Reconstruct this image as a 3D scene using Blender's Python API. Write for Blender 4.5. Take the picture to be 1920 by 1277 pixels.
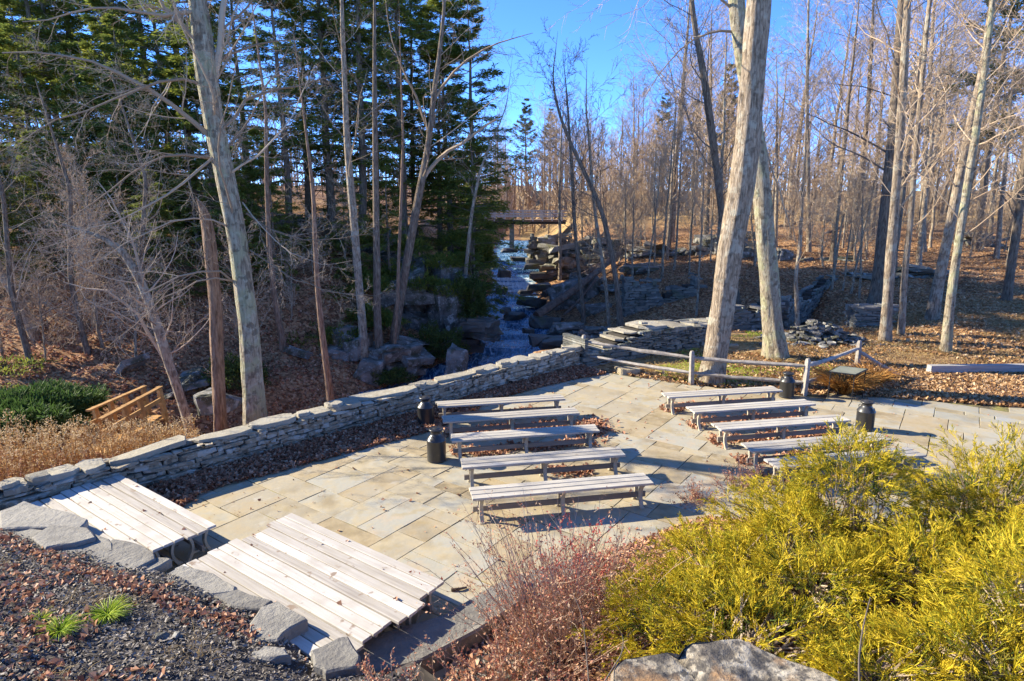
import bpy, bmesh, math
import numpy as np
from mathutils import Vector, noise as mnoise

for o in list(bpy.data.objects):
    bpy.data.objects.remove(o)
scene = bpy.context.scene
col = scene.collection
R_ = math.radians

# ---------------------------------------------------------------- camera
CAM = np.array([0.0, 0.0, 5.0]); FPX = 1180.0; PITCH = R_(12.1)
cam = bpy.data.objects.new('camera', bpy.data.cameras.new('camera'))
col.objects.link(cam)
cam.location = CAM; cam.rotation_euler = (math.pi / 2 - PITCH, 0, 0)
cam.data.sensor_width = 36.0; cam.data.lens = FPX / 1920 * 36
cam.data.clip_start = 0.1; cam.data.clip_end = 3000
scene.camera = cam

# ---------------------------------------------------------------- daylight
SUN_EL = R_(27); SUN_DIR = np.array([-math.cos(R_(16)) * math.cos(SUN_EL), math.sin(R_(16)) * math.cos(SUN_EL), math.sin(SUN_EL)])
world = bpy.data.worlds.new('World'); scene.world = world; world.use_nodes = True
wn = world.node_tree.nodes; wl = world.node_tree.links; wn.clear()
wo = wn.new('ShaderNodeOutputWorld'); wb = wn.new('ShaderNodeBackground'); sk = wn.new('ShaderNodeTexSky')
sk.sky_type = 'NISHITA'; sk.sun_disc = False; sk.sun_elevation = SUN_EL
sk.sun_rotation = math.atan2(SUN_DIR[0], SUN_DIR[1])
sk.altitude = 9000; sk.air_density = 1.0; sk.dust_density = 0.0; sk.ozone_density = 2.5
hs = wn.new('ShaderNodeHueSaturation'); hs.inputs['Saturation'].default_value = 1.17; hs.inputs['Hue'].default_value = 0.506
wl.new(sk.outputs[0], hs.inputs['Color']); wl.new(hs.outputs[0], wb.inputs[0])
wb.inputs[1].default_value = 0.15
wl.new(wb.outputs[0], wo.inputs[0])
sl = bpy.data.lights.new('sun', 'SUN'); sl.energy = 3.2; sl.angle = R_(0.53); sl.color = (1.0, 0.90, 0.70)
sun = bpy.data.objects.new('sun', sl); col.objects.link(sun)
sun.rotation_euler = Vector(SUN_DIR).to_track_quat('Z', 'Y').to_euler()
vs = scene.view_settings
vs.view_transform = 'Standard'; vs.look = 'None'; vs.gamma = 1.0; vs.use_curve_mapping = False
vs.exposure = 2.12
scene.cycles.max_bounces = 8; scene.cycles.diffuse_bounces = 5; scene.cycles.glossy_bounces = 2
scene.cycles.transparent_max_bounces = 4; scene.cycles.use_denoising = True

# ---------------------------------------------------------------- helpers
def at(px, py, z=0.0):
    """ground survey: the point at height z seen in direction (px, py) of the 1920 x 1277 photograph"""
    d = np.array([(px - 960) / FPX,
                  math.cos(PITCH) - (py - 638.5) / FPX * math.sin(PITCH),
                  -math.sin(PITCH) - (py - 638.5) / FPX * math.cos(PITCH)])
    return CAM + d * ((z - CAM[2]) / d[2])

def atd(px, py, D):
    d = np.array([(px - 960) / FPX,
                  math.cos(PITCH) - (py - 638.5) / FPX * math.sin(PITCH),
                  -math.sin(PITCH) - (py - 638.5) / FPX * math.cos(PITCH)])
    return CAM + d * (D / d[1])

def tag(o, label=None, cat=None, group=None, kind=None):
    if label: o['label'] = label
    if cat: o['category'] = cat
    if group: o['group'] = group
    if kind: o['kind'] = kind
    return o

def empty(name, loc=(0, 0, 0), rz=0.0, label=None, cat=None, group=None):
    o = bpy.data.objects.new(name, None); col.objects.link(o)
    o.empty_display_size = 0.2
    o.location = [float(v) for v in loc]; o.rotation_euler = (0, 0, rz)
    return tag(o, label, cat, group)

def place(name, mesh, parent=None, loc=None, rot=None, scale=None):
    o = bpy.data.objects.new(name, mesh); col.objects.link(o)
    if parent: o.parent = parent
    if loc is not None: o.location = [float(v) for v in loc]
    if rot is not None: o.rotation_euler = rot
    if scale is not None: o.scale = scale if hasattr(scale, '__len__') else (scale,) * 3
    return o

def kids(o): return [c for c in bpy.data.objects if c.parent == o]

class MB:
    """collects vertex and face arrays and makes one mesh of them"""
    def __init__(s): s.v = []; s.f = []; s.n = 0
    def add(s, V, F):
        V = np.asarray(V, float).reshape(-1, 3); F = np.asarray(F, np.int64)
        if len(V) == 0 or len(F) == 0: return s
        s.v.append(V); s.f.append((F + s.n)); s.n += len(V); return s
    def box(s, c, d, jit=0.0, rng=None, rz=0.0):
        sg = np.array([[-1,-1,-1],[1,-1,-1],[1,1,-1],[-1,1,-1],[-1,-1,1],[1,-1,1],[1,1,1],[-1,1,1]]) * 0.5
        V = sg * np.asarray(d, float)
        if jit: V = V + rng.uniform(-1, 1, V.shape) * jit
        if rz:
            ca, sa = math.cos(rz), math.sin(rz); V = np.c_[V[:,0]*ca - V[:,1]*sa, V[:,0]*sa + V[:,1]*ca, V[:,2]]
        return s.add(V + np.asarray(c, float), [[0,3,2,1],[4,5,6,7],[0,1,5,4],[1,2,6,5],[2,3,7,6],[3,0,4,7]])
    def mesh(s, name, material, smooth=False):
        me = bpy.data.meshes.new(name)
        V = np.concatenate(s.v) if s.v else np.zeros((0, 3))
        me.vertices.add(len(V)); me.vertices.foreach_set('co', V.astype(np.float32).ravel())
        tot = np.concatenate([np.full(len(F), F.shape[1]) for F in s.f]); lv = np.concatenate([F.ravel() for F in s.f])
        me.loops.add(len(lv)); me.loops.foreach_set('vertex_index', lv.astype(np.int32))
        st = np.concatenate([[0], np.cumsum(tot)[:-1]])
        me.polygons.add(len(tot)); me.polygons.foreach_set('loop_start', st.astype(np.int32))
        me.polygons.foreach_set('loop_total', tot.astype(np.int32))
        me.polygons.foreach_set('use_smooth', np.full(len(tot), smooth))
        if material: me.materials.append(material)
        me.update(calc_edges=True)
        return me
    def build(s, name, material, parent=None, smooth=False, loc=None):
        return place(name, s.mesh(name, material, smooth), parent, loc)

def unit(a): return a / np.maximum(np.linalg.norm(a, axis=-1, keepdims=True), 1e-9)

def tubes(mb, P, R, n, ridge=0.0, seed=0, cap=False, root=None):
    """P (B,K,3) centre lines, R (B,K) radii -> n-sided tubes"""
    P = np.asarray(P, float); R = np.asarray(R, float)
    if P.ndim == 2: P = P[None]
    R = R.reshape(len(P), P.shape[1])
    B, K, _ = P.shape
    if B == 0: return
    T = unit(np.gradient(P, axis=1))
    m = unit(P[:, -1] - P[:, 0])
    ref = np.where(np.abs(m[:, 2:3]) > 0.75, np.array([[1.0, 0.13, 0]]), np.array([[0.11, 0.07, 1.0]]))[:, None, :]
    N1 = unit(np.cross(T, np.broadcast_to(ref, T.shape))); N2 = np.cross(T, N1)
    a = np.arange(n) / n * 2 * np.pi
    rad = np.broadcast_to(R[:, :, None], (B, K, n)).copy()
    if ridge:
        rg = np.random.default_rng(seed)
        base = rg.uniform(-1, 1, (B, 1, n)); w = rg.uniform(-1, 1, (B, K, n))
        for _ in range(3): w = (w + np.roll(w, 1, 1) + np.roll(w, -1, 1)) / 3 * 1.35
        rad *= 1 + ridge * (0.45 * base + w)
    if root is not None: rad *= 1 + root[None, :, None] * (np.abs(np.cos(2.5 * a + seed))[None, None] ** .7 + .5 * np.cos(3 * a + seed * 2)[None, None] * .6)
    V = P[:, :, None, :] + rad[..., None] * (np.cos(a)[None, None, :, None] * N1[:, :, None, :] + np.sin(a)[None, None, :, None] * N2[:, :, None, :])
    idx = np.arange(B * K * n).reshape(B, K, n)
    A = idx[:, :-1]; Bq = idx[:, 1:]
    F = np.stack([A, np.roll(A, -1, 2), np.roll(Bq, -1, 2), Bq], -1).reshape(-1, 4)
    mb.add(V, F)
    if cap:
        for b in range(B):
            mb.add(V[b, -1], np.array([list(range(n))]))
            mb.add(V[b, 0], np.array([list(range(n))[::-1]]))

def resample(pts, K):
    pts = np.asarray(pts, float)
    d = np.r_[0, np.cumsum(np.linalg.norm(np.diff(pts[:, :3], axis=0), axis=1))]
    t = np.linspace(0, d[-1], K)
    out = np.stack([np.interp(t, d, pts[:, k]) for k in range(pts.shape[1])], 1)
    for _ in range(2): out[1:-1] = (out[:-2] + 2 * out[1:-1] + out[2:]) / 4
    return out

def vnoise(x, y, seed=0):
    xi = np.floor(x).astype(np.int64); yi = np.floor(y).astype(np.int64)
    def h(a, b):
        n = (a * 374761393 + b * 668265263 + seed * 982451653) & 0x7fffffff
        n = ((n ^ (n >> 13)) * 1274126177) & 0x7fffffff
        return ((n ^ (n >> 16)) & 0xffff) / 65535.0
    fx = x - xi; fy = y - yi; fx = fx * fx * (3 - 2 * fx); fy = fy * fy * (3 - 2 * fy)
    return (h(xi, yi) * (1 - fx) + h(xi + 1, yi) * fx) * (1 - fy) + (h(xi, yi + 1) * (1 - fx) + h(xi + 1, yi + 1) * fx) * fy - 0.5

def sstep(t):
    t = np.clip(t, 0, 1); return t * t * (3 - 2 * t)

# ---------------------------------------------------------------- materials
def ramp(nt, stops):
    r = nt.nodes.new('ShaderNodeValToRGB'); e = r.color_ramp.elements
    while len(e) < len(stops): e.new(0.5)
    for el, (p, c) in zip(e, stops):
        el.position = p; el.color = (c[0], c[1], c[2], 1)
    return r

def math_node(nt, op, a, b=None, clamp=False):
    m = nt.nodes.new('ShaderNodeMath'); m.operation = op; m.use_clamp = clamp
    for i, v in enumerate((a, b)):
        if v is None: continue
        if isinstance(v, (int, float)): m.inputs[i].default_value = v
        else: nt.links.new(v, m.inputs[i])
    return m.outputs[0]

def mix_col(nt, f, a, b, blend='MIX'):
    m = nt.nodes.new('ShaderNodeMix'); m.data_type = 'RGBA'; m.blend_type = blend
    for i, v in ((0, f), (6, a), (7, b)):
        if isinstance(v, (int, float)): m.inputs[i].default_value = v
        elif isinstance(v, tuple): m.inputs[i].default_value = (v[0], v[1], v[2], 1)
        else: nt.links.new(v, m.inputs[i])
    return m.outputs[2]

def surf(name, stops, stretch=(1, 1, 1), nscale=5.0, detail=6.0, rough=0.85, bump=0.0, bscale=None, bdist=0.02,
         rnd=None, rmix=0.5, patches=(), transl=0.0, spec=0.3, metal=0.0, voro=None, shift=True):
    """noise driven colour with optional random colour per object or per loose piece, stains and relief"""
    m = bpy.data.materials.new(name); m.use_nodes = True
    nt = m.node_tree; N = nt.nodes; L = nt.links; N.clear()
    out = N.new('ShaderNodeOutputMaterial')
    tc = N.new('ShaderNodeTexCoord'); mp = N.new('ShaderNodeMapping'); mp.inputs['Scale'].default_value = stretch
    oi = N.new('ShaderNodeObjectInfo')
    if shift:
        cx = N.new('ShaderNodeCombineXYZ')
        for k, f in enumerate((37.0, 91.0, 53.0)): L.new(math_node(nt, 'MULTIPLY', oi.outputs['Random'], f), cx.inputs[k])
        L.new(cx.outputs[0], mp.inputs['Location'])
    L.new(tc.outputs['Object'], mp.inputs['Vector'])
    no = N.new('ShaderNodeTexNoise'); no.inputs['Scale'].default_value = nscale; no.inputs['Detail'].default_value = detail
    no.inputs['Roughness'].default_value = 0.62
    L.new(mp.outputs[0], no.inputs['Vector'])
    fac = no.outputs[0]
    fac = math_node(nt, 'ADD', math_node(nt, 'MULTIPLY', math_node(nt, 'SUBTRACT', fac, 0.5), 1.7), 0.5, True)
    if voro:
        vo = N.new('ShaderNodeTexVoronoi'); vo.inputs['Scale'].default_value = voro; L.new(mp.outputs[0], vo.inputs['Vector'])
        sx = N.new('ShaderNodeSeparateColor'); L.new(vo.outputs['Color'], sx.inputs[0])
        fac = math_node(nt, 'ADD', math_node(nt, 'MULTIPLY', fac, 0.45), math_node(nt, 'MULTIPLY', sx.outputs[0], 0.55), True)
    if rnd:
        src = oi.outputs['Random'] if rnd == 'object' else N.new('ShaderNodeNewGeometry').outputs['Random Per Island']
        fac = math_node(nt, 'ADD', math_node(nt, 'MULTIPLY', fac, 1 - rmix), math_node(nt, 'MULTIPLY', src, rmix), True)
    rp = ramp(nt, stops); L.new(fac, rp.inputs[0]); c = rp.outputs[0]
    for k, (ps, lo, hi, pc, amt) in enumerate(patches):
        pn = N.new('ShaderNodeTexNoise'); pn.inputs['Scale'].default_value = ps; pn.inputs['Detail'].default_value = 5
        pm = N.new('ShaderNodeMapping'); pm.inputs['Location'].default_value = (7.3 * k, 3.1, 1.7 * k)
        if shift: L.new(cx.outputs[0], pm.inputs['Location'])
        pm.inputs['Rotation'].default_value = (.3 + k, .2, k); L.new(tc.outputs['Object'], pm.inputs[0]); L.new(pm.outputs[0], pn.inputs['Vector'])
        mr = N.new('ShaderNodeMapRange'); mr.inputs[1].default_value = lo; mr.inputs[2].default_value = hi; mr.inputs[4].default_value = amt
        L.new(pn.outputs[0], mr.inputs[0]); c = mix_col(nt, mr.outputs[0], c, pc)
    b = N.new('ShaderNodeBsdfPrincipled'); L.new(c, b.inputs['Base Color'])
    b.inputs['Roughness'].default_value = rough; b.inputs['Specular IOR Level'].default_value = spec; b.inputs['Metallic'].default_value = metal
    if bump:
        bn = N.new('ShaderNodeTexNoise'); bn.inputs['Scale'].default_value = bscale or nscale * 3; bn.inputs['Detail'].default_value = 8
        bn.inputs['Roughness'].default_value = 0.65; L.new(mp.outputs[0], bn.inputs['Vector'])
        bp = N.new('ShaderNodeBump'); bp.inputs['Strength'].default_value = bump; bp.inputs['Distance'].default_value = bdist
        L.new(bn.outputs[0], bp.inputs['Height']); L.new(bp.outputs[0], b.inputs['Normal'])
    sh = b.outputs[0]
    if transl:
        tr = N.new('ShaderNodeBsdfTranslucent'); L.new(c, tr.inputs[0])
        mx = N.new('ShaderNodeMixShader'); mx.inputs[0].default_value = transl
        L.new(sh, mx.inputs[1]); L.new(tr.outputs[0], mx.inputs[2]); sh = mx.outputs[0]
    L.new(sh, out.inputs[0])
    return m

M = {}
M['flag'] = surf('flagstone', [(0.1, (.22, .17, .095)), (0.3, (.37, .295, .18)), (0.45, (.34, .30, .22)), (0.6, (.41, .34, .215)), (0.75, (.35, .335, .275)), (0.9, (.43, .34, .23))],
                 nscale=2.2, rough=0.8, bump=0.5, bscale=9, bdist=0.012, rnd='object', rmix=0.55,
                 patches=((1.5, .52, .72, (.22, .17, .095), .65), (5.0, .6, .75, (.44, .41, .34), .5), (2.6, .58, .7, (.33, .255, .12), .5)))
M['joint'] = surf('patio_joint', [(0.3, (.07, .055, .035)), (0.5, (.13, .105, .06)), (0.7, (.24, .22, .06))], nscale=3, rough=0.95, bump=0.8, bscale=60)
M['wallstone'] = surf('wall_stone', [(0.1, (.12, .10, .075)), (0.4, (.26, .22, .16)), (0.65, (.36, .295, .205)), (0.9, (.42, .37, .29))], stretch=(1, 1, 3), nscale=6,
                      rough=0.9, bump=0.9, bscale=22, bdist=0.03, rnd='island', rmix=0.5, patches=((4.0, .55, .59, (.52, .51, .45), .6), (13.0, .58, .62, (.50, .49, .42), .55), (5, .58, .64, (.09, .08, .06), .7)))
M['capstone'] = surf('cap_stone', [(0.1, (.20, .18, .14)), (0.45, (.32, .285, .215)), (0.9, (.40, .37, .30))], nscale=3.5, rough=0.9, bump=0.9, bscale=14, bdist=0.025,
                     rnd='object', rmix=0.4, patches=((3.0, .58, .72, (.15, .13, .10), .6), (8.0, .6, .7, (.46, .46, .40), .5)))
M['edgestone'] = surf('edging_stone', [(0.1, (.13, .12, .105)), (0.5, (.235, .22, .19)), (0.9, (.32, .30, .26))], nscale=3.5, rough=0.92, bump=1.0, bscale=12, bdist=0.03,
                      rnd='object', rmix=0.45, patches=((5, .6, .72, (.13, .12, .11), .5),))
M['core'] = surf('wall_core', [(0, (.03, .028, .022)), (1, (.07, .06, .05))], rough=1.0)
M['plank'] = surf('weathered_plank', [(0.05, (.24, .21, .165)), (0.4, (.40, .365, .305)), (0.7, (.51, .47, .40)), (1, (.60, .565, .49))], stretch=(1.1, 26, 26), nscale=1.6, rough=0.8, bump=0.35,
                  bscale=3, bdist=0.006, rnd='object', rmix=0.35, patches=((8, .64, .72, (.20, .15, .11), .75), (1.8, .48, .66, (.33, .30, .255), .55)))
M['newplank'] = surf('bleached_plank', [(0.05, (.22, .185, .15)), (0.3, (.40, .365, .315)), (0.65, (.53, .495, .445)), (1, (.64, .615, .575))], stretch=(0.8, 20, 20), nscale=1.6, rough=0.75, bump=0.4,
                     bscale=3, bdist=0.006, rnd='object', rmix=0.5, patches=((7, .63, .70, (.22, .15, .10), .85), (1.8, .48, .66, (.36, .32, .26), .6)))
M['stringer'] = surf('stringer_board', [(0.1, (.17, .14, .115)), (0.6, (.25, .215, .18)), (1, (.33, .285, .24))], stretch=(1.2, 26, 26), nscale=1.6, rough=0.85, bump=0.3, bscale=3, bdist=0.005, rnd='object', rmix=0.3)
M['leg'] = surf('cast_leg', [(0.1, (.30, .26, .19)), (0.6, (.43, .38, .29)), (1, (.50, .46, .37))], nscale=6, rough=0.75, bump=0.3, bscale=40, bdist=0.004, rnd='object', rmix=0.3)
M['can'] = surf('black_enamel', [(0.2, (.016, .016, .017)), (0.7, (.035, .034, .033)), (1, (.075, .068, .06))], stretch=(1, 1, .35), nscale=5, rough=0.36, bump=0.12, bscale=10, spec=0.6, patches=((9, .66, .74, (.14, .10, .07), .6),))
M['fence'] = surf('fence_wood', [(0.05, (.13, .115, .10)), (0.45, (.28, .25, .215)), (0.8, (.40, .365, .32)), (1, (.50, .465, .42))], stretch=(9, 9, 9), nscale=1.0, rough=0.9, bump=0.7, bscale=3, bdist=0.012, rnd='object', rmix=0.3)
M['orangewood'] = surf('footbridge_wood', [(0.1, (.22, .11, .035)), (0.6, (.40, .22, .075)), (1, (.52, .33, .14))], stretch=(4, 4, 4), nscale=1.5, rough=0.85, bump=0.3, rnd='object', rmix=0.3)
M['black'] = surf('black_metal', [(0, (.015, .015, .016)), (1, (.03, .03, .03))], rough=0.45)
M['panel'] = surf('sign_panel', [(0.2, (.17, .18, .13)), (0.8, (.24, .25, .19))], nscale=3, rough=0.35, spec=0.5)
def bark(name, stops, sx=22, sz=3.6, patches=(), **k):
    return surf(name, stops, stretch=(sx, sx, sz), nscale=1.0, detail=7, rough=0.95, bump=1.0, bscale=1.4, bdist=0.06, spec=0.15, patches=patches, **k)
M['bark'] = bark('grey_bark', [(0.12, (.055, .04, .028)), (0.42, (.24, .185, .13)), (0.75, (.42, .34, .25)), (1, (.54, .46, .35))], patches=((3, .54, .62, (.44, .42, .33), .5), (6, .57, .63, (.10, .075, .055), .55)))
M['lichenbark'] = bark('lichen_bark', [(0.12, (.06, .046, .033)), (0.42, (.26, .215, .15)), (0.75, (.42, .365, .265)), (1, (.52, .47, .36))], patches=((2.6, .50, .58, (.33, .33, .19), .6), (7, .56, .62, (.42, .41, .31), .5), (5, .56, .62, (.09, .07, .05), .6)))
M['redbark'] = bark('reddish_bark', [(0.2, (.10, .06, .038)), (0.5, (.23, .15, .10)), (0.85, (.36, .25, .17)), (1, (.44, .33, .24))])
M['darkbark'] = bark('dark_bark', [(0.2, (.06, .045, .033)), (0.5, (.17, .13, .096)), (0.85, (.30, .24, .175))], patches=((3, .58, .7, (.24, .25, .2), .5),))
M['twig'] = surf('bare_twigs', [(0.1, (.19, .135, .09)), (0.55, (.34, .26, .18)), (1, (.50, .41, .31))], nscale=0.6, rough=0.9, rnd='island', rmix=0.7, spec=0.15)
M['twigtan'] = surf('tan_twigs', [(0.1, (.27, .18, .11)), (0.6, (.44, .32, .205)), (1, (.58, .46, .33))], nscale=0.5, rough=0.9, rnd='island', rmix=0.7, spec=0.15)
M['twigdark'] = surf('dark_twigs', [(0.1, (.07, .057, .047)), (0.6, (.14, .115, .095)), (1, (.22, .19, .16))], nscale=0.5, rough=0.9, rnd='island', rmix=0.7, spec=0.15)
M['hemlock'] = surf('hemlock_needles', [(0.1, (.07, .11, .026)), (0.4, (.15, .19, .038)), (0.7, (.235, .255, .045)), (1, (.36, .33, .065))], nscale=0.35, rough=0.7, rnd='island', rmix=0.55, transl=0.5, spec=0.25)
M['pine'] = surf('pine_needles', [(0.1, (.05, .072, .03)), (0.5, (.09, .11, .045)), (1, (.16, .165, .07))], nscale=0.35, rough=0.75, rnd='island', rmix=0.6, transl=0.3, spec=0.25)
M['juniper'] = surf('juniper_needles', [(0.1, (.035, .07, .018)), (0.5, (.07, .13, .03)), (1, (.13, .2, .05))], nscale=1.2, rough=0.75, rnd='island', rmix=0.6, transl=0.3)
M['gold'] = surf('golden_foliage', [(0.12, (.09, .125, .015)), (0.34, (.25, .25, .016)), (0.55, (.52, .385, .018)), (0.9, (.74, .55, .06))], nscale=3.0, rough=0.65, rnd='island', rmix=0.42, transl=0.22, spec=0.2)
M['goldgreen'] = surf('green_inner_foliage', [(0.05, (.04, .07, .012)), (0.45, (.09, .125, .018)), (0.75, (.17, .15, .03)), (1, (.26, .20, .06))], nscale=2.0, rough=0.7, rnd='island', rmix=0.6, transl=0.35, spec=0.2)  # inner sprays are naturally greener, and darkened further to paint shade into the gaps
M['leaflitter'] = surf('dead_leaves', [(0.05, (.17, .065, .038)), (0.3, (.32, .145, .08)), (0.55, (.44, .225, .13)), (0.8, (.54, .31, .19)), (1, (.60, .43, .31))], nscale=0.8, rough=0.8, rnd='island', rmix=0.85, transl=0.2)
M['tanleaf'] = surf('tan_leaves', [(0.05, (.20, .095, .04)), (0.4, (.40, .225, .10)), (0.75, (.52, .34, .18)), (1, (.60, .46, .31))], nscale=0.8, rough=0.8, rnd='island', rmix=0.85, transl=0.2)
M['redleaf'] = surf('red_leaves', [(0.1, (.28, .055, .04)), (0.3, (.44, .16, .10)), (0.6, (.53, .32, .19)), (1, (.62, .48, .33))], nscale=1.5, rough=0.7, rnd='island', rmix=0.7, transl=0.3)
M['redstem'] = surf('red_stems', [(0.1, (.24, .145, .095)), (0.5, (.43, .29, .20)), (1, (.60, .47, .35))], nscale=1.5, rough=0.8, rnd='island', rmix=0.8)
M['redtip'] = surf('scarlet_leaves', [(0.1, (.30, .02, .03)), (0.5, (.48, .06, .06)), (1, (.56, .22, .14))], nscale=1.5, rough=0.6, rnd='island', rmix=0.8, transl=0.3)
M['mulch'] = surf('mulch_chips', [(0.05, (.04, .036, .033)), (0.4, (.115, .10, .088)), (0.75, (.25, .22, .19)), (1, (.44, .39, .33))], nscale=1.5, rough=0.85, rnd='island', rmix=0.85)
M['drygrass'] = surf('dry_grass', [(0.1, (.25, .15, .05)), (0.5, (.42, .29, .12)), (1, (.56, .44, .24))], nscale=1.0, rough=0.8, rnd='island', rmix=0.8, transl=0.3)
M['greengrass'] = surf('green_grass', [(0.1, (.16, .26, .02)), (0.5, (.32, .44, .035)), (1, (.54, .58, .09))], nscale=1.0, rough=0.7, rnd='island', rmix=0.8, transl=0.35)
M['orangegrass'] = surf('orange_grass', [(0.1, (.24, .10, .02)), (0.5, (.42, .20, .045)), (1, (.55, .32, .10))], nscale=3.0, rough=0.7, rnd='island', rmix=0.8, transl=0.3)
M['weed'] = surf('dry_weeds', [(0.05, (.26, .11, .035)), (0.4, (.48, .27, .09)), (0.75, (.62, .42, .19)), (1, (.72, .58, .36))], nscale=0.9, rough=0.85, rnd='island', rmix=0.8, transl=0.25)
M['palerock'] = surf('lichened_rock', [(0.15, (.065, .06, .052)), (0.45, (.16, .15, .13)), (0.75, (.27, .255, .225)), (1, (.42, .405, .37))], stretch=(1, 1, 1.6), nscale=1.2, detail=8, rough=0.92, bump=1.0, bscale=4, bdist=0.12,
                       rnd='object', rmix=0.25, patches=((3.0, .56, .62, (.48, .47, .43), .55), (1.6, .50, .60, (.06, .06, .03), .8), (11, .6, .66, (.5, .5, .46), .4)))
M['wetrock'] = surf('wet_rock', [(0.15, (.03, .03, .028)), (0.5, (.085, .08, .068)), (1, (.20, .19, .165))], nscale=1.4, detail=8, rough=0.55, bump=0.9, bscale=5, bdist=0.08, rnd='object', rmix=0.3,
                      patches=((1.0, .55, .66, (.11, .105, .02), .65),))
M['tanrock'] = surf('tan_rock', [(0.15, (.16, .13, .09)), (0.5, (.30, .25, .17)), (1, (.42, .38, .29))], nscale=1.4, detail=8, rough=0.9, bump=0.9, bscale=5, bdist=0.06, rnd='object', rmix=0.3)
M['ledge'] = surf('ruin_stone', [(0.1, (.07, .075, .068)), (0.45, (.16, .16, .14)), (0.75, (.24, .23, .19)), (1, (.33, .33, .30))], stretch=(1, 1, 2.5), nscale=3, rough=0.92, bump=0.9, bscale=9, bdist=0.05,
                    rnd='island', rmix=0.6, patches=((1.2, .56, .68, (.07, .08, .03), .5), (2.5, .58, .7, (.40, .42, .39), .5)))
M['slate'] = surf('bedded_ledge', [(0.1, (.06, .058, .048)), (0.4, (.16, .15, .125)), (0.7, (.26, .24, .20)), (1, (.38, .36, .31))], stretch=(1, 1, 2), nscale=2, detail=8, rough=0.92, bump=1.0, bscale=7, bdist=0.06,
                   rnd='island', rmix=0.5, patches=((1.4, .55, .62, (.09, .085, .03), .7), (3, .58, .64, (.46, .46, .42), .6)))
M['seedhead'] = surf('pale_seed_heads', [(0.1, (.44, .29, .12)), (0.5, (.62, .46, .25)), (1, (.76, .64, .44))], nscale=1.0, rough=0.9, rnd='island', rmix=0.8, transl=0.3)
M['log'] = bark('fallen_log', [(0.1, (.09, .06, .045)), (0.5, (.19, .135, .10)), (1, (.30, .23, .18))], sx=5, sz=5)
M['timber'] = surf('grey_timber', [(0.1, (.22, .20, .18)), (0.5, (.36, .34, .31)), (1, (.48, .46, .43))], stretch=(0.7, 12, 12), nscale=1.5, rough=0.85, bump=0.4, bscale=3, bdist=0.01)
M['railing'] = surf('pale_railing', [(0.2, (.32, .31, .30)), (1, (.48, .46, .44))], rough=0.8)
M['deck'] = surf('bridge_deck', [(0.2, (.14, .09, .06)), (1, (.26, .18, .13))], rough=0.9)
M['stump'] = surf('weathered_stump_wood', [(0.12, (.06, .052, .042)), (0.35, (.22, .185, .135)), (0.6, (.37, .325, .25)), (1, (.52, .475, .39))], nscale=9, detail=10, rough=0.95, bump=1.0, bscale=18, bdist=0.03,
                   patches=((6.0, .47, .56, (.07, .062, .055), .85), (19, .50, .58, (.055, .05, .045), .8), (3.2, .56, .66, (.40, .22, .09), .6)), shift=False)
M['gravel'] = surf('grey_gravel', [(0.1, (.16, .155, .15)), (0.5, (.30, .295, .285)), (1, (.45, .44, .43))], nscale=30, rough=0.9, rnd='island', rmix=0.8)
M['moss'] = surf('moss_leaves', [(0.1, (.035, .055, .012)), (0.5, (.075, .105, .02)), (1, (.15, .17, .04))], nscale=1.0, rough=0.8, rnd='island', rmix=0.7, transl=0.25)
# ---------------------------------------------------------------- the lie of the land
CREEK = np.array([(3.0, 150, 3.2, 2.0), (0.9, 95, 1.6, 2.0), (0.6, 67, 0.3, 2.1), (0.4, 55.7, -.25, 1.8), (0.15, 49.3, -.5, 1.2), (0.1, 47.6, -1.25, 1.3),
                  (-.3, 41.5, -1.6, 1.5), (0.2, 37.2, -1.9, 1.7), (0.1, 31.8, -2.3, 1.7), (-3, 26.0, -2.6, 1.8), (-7, 21.8, -2.9, 1.7),
                  (-12, 17.6, -3.2, 1.8), (-20, 13, -3.6, 2.0), (-40, 6, -4.5, 2.4), (-90, -5, -6, 3)])
cs = []
for a, b in zip(CREEK[:-1], CREEK[1:]):
    n = max(2, int(np.linalg.norm(b[:2] - a[:2]) / 0.5))
    cs.append(a + (b - a) * np.linspace(0, 1, n, endpoint=False)[:, None])
CL = np.concatenate(cs + [CREEK[-1:]])
for _ in range(3): CL[1:-1, :2] = (CL[:-2, :2] + 2 * CL[1:-1, :2] + CL[2:, :2]) / 4
CT = unit(np.gradient(CL[:, :2], axis=0))

BED = np.array([(-12, 10.6), (-9.5, 9.3), (-7.7, 8.45), (-5.5, 7.55), (-4.0, 6.95), (-2.55, 6.05), (-1.75, 5.3), (-1.1, 5.35), (-0.5, 6.3), (0.5, 7.7), (2.2, 8.9), (3.3, 9.55), (4.2, 9.2), (7, 8.8), (14, 7.5), (30, 4)])

def poly_dist(x, y, L):
    """signed distance to a polyline, positive on its left"""
    best = np.full(x.shape, 1e9); sg = np.ones(x.shape)
    for a, b in zip(L[:-1], L[1:]):
        d = b - a; t = np.clip(((x - a[0]) * d[0] + (y - a[1]) * d[1]) / (d @ d), 0, 1)
        dx = x - a[0] - t * d[0]; dy = y - a[1] - t * d[1]; r = np.hypot(dx, dy)
        s = np.sign(d[0] * dy - d[1] * dx); u = r < best - 1e-9
        best = np.where(u, r, best); sg = np.where(u, s, sg)
    return best * sg

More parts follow.
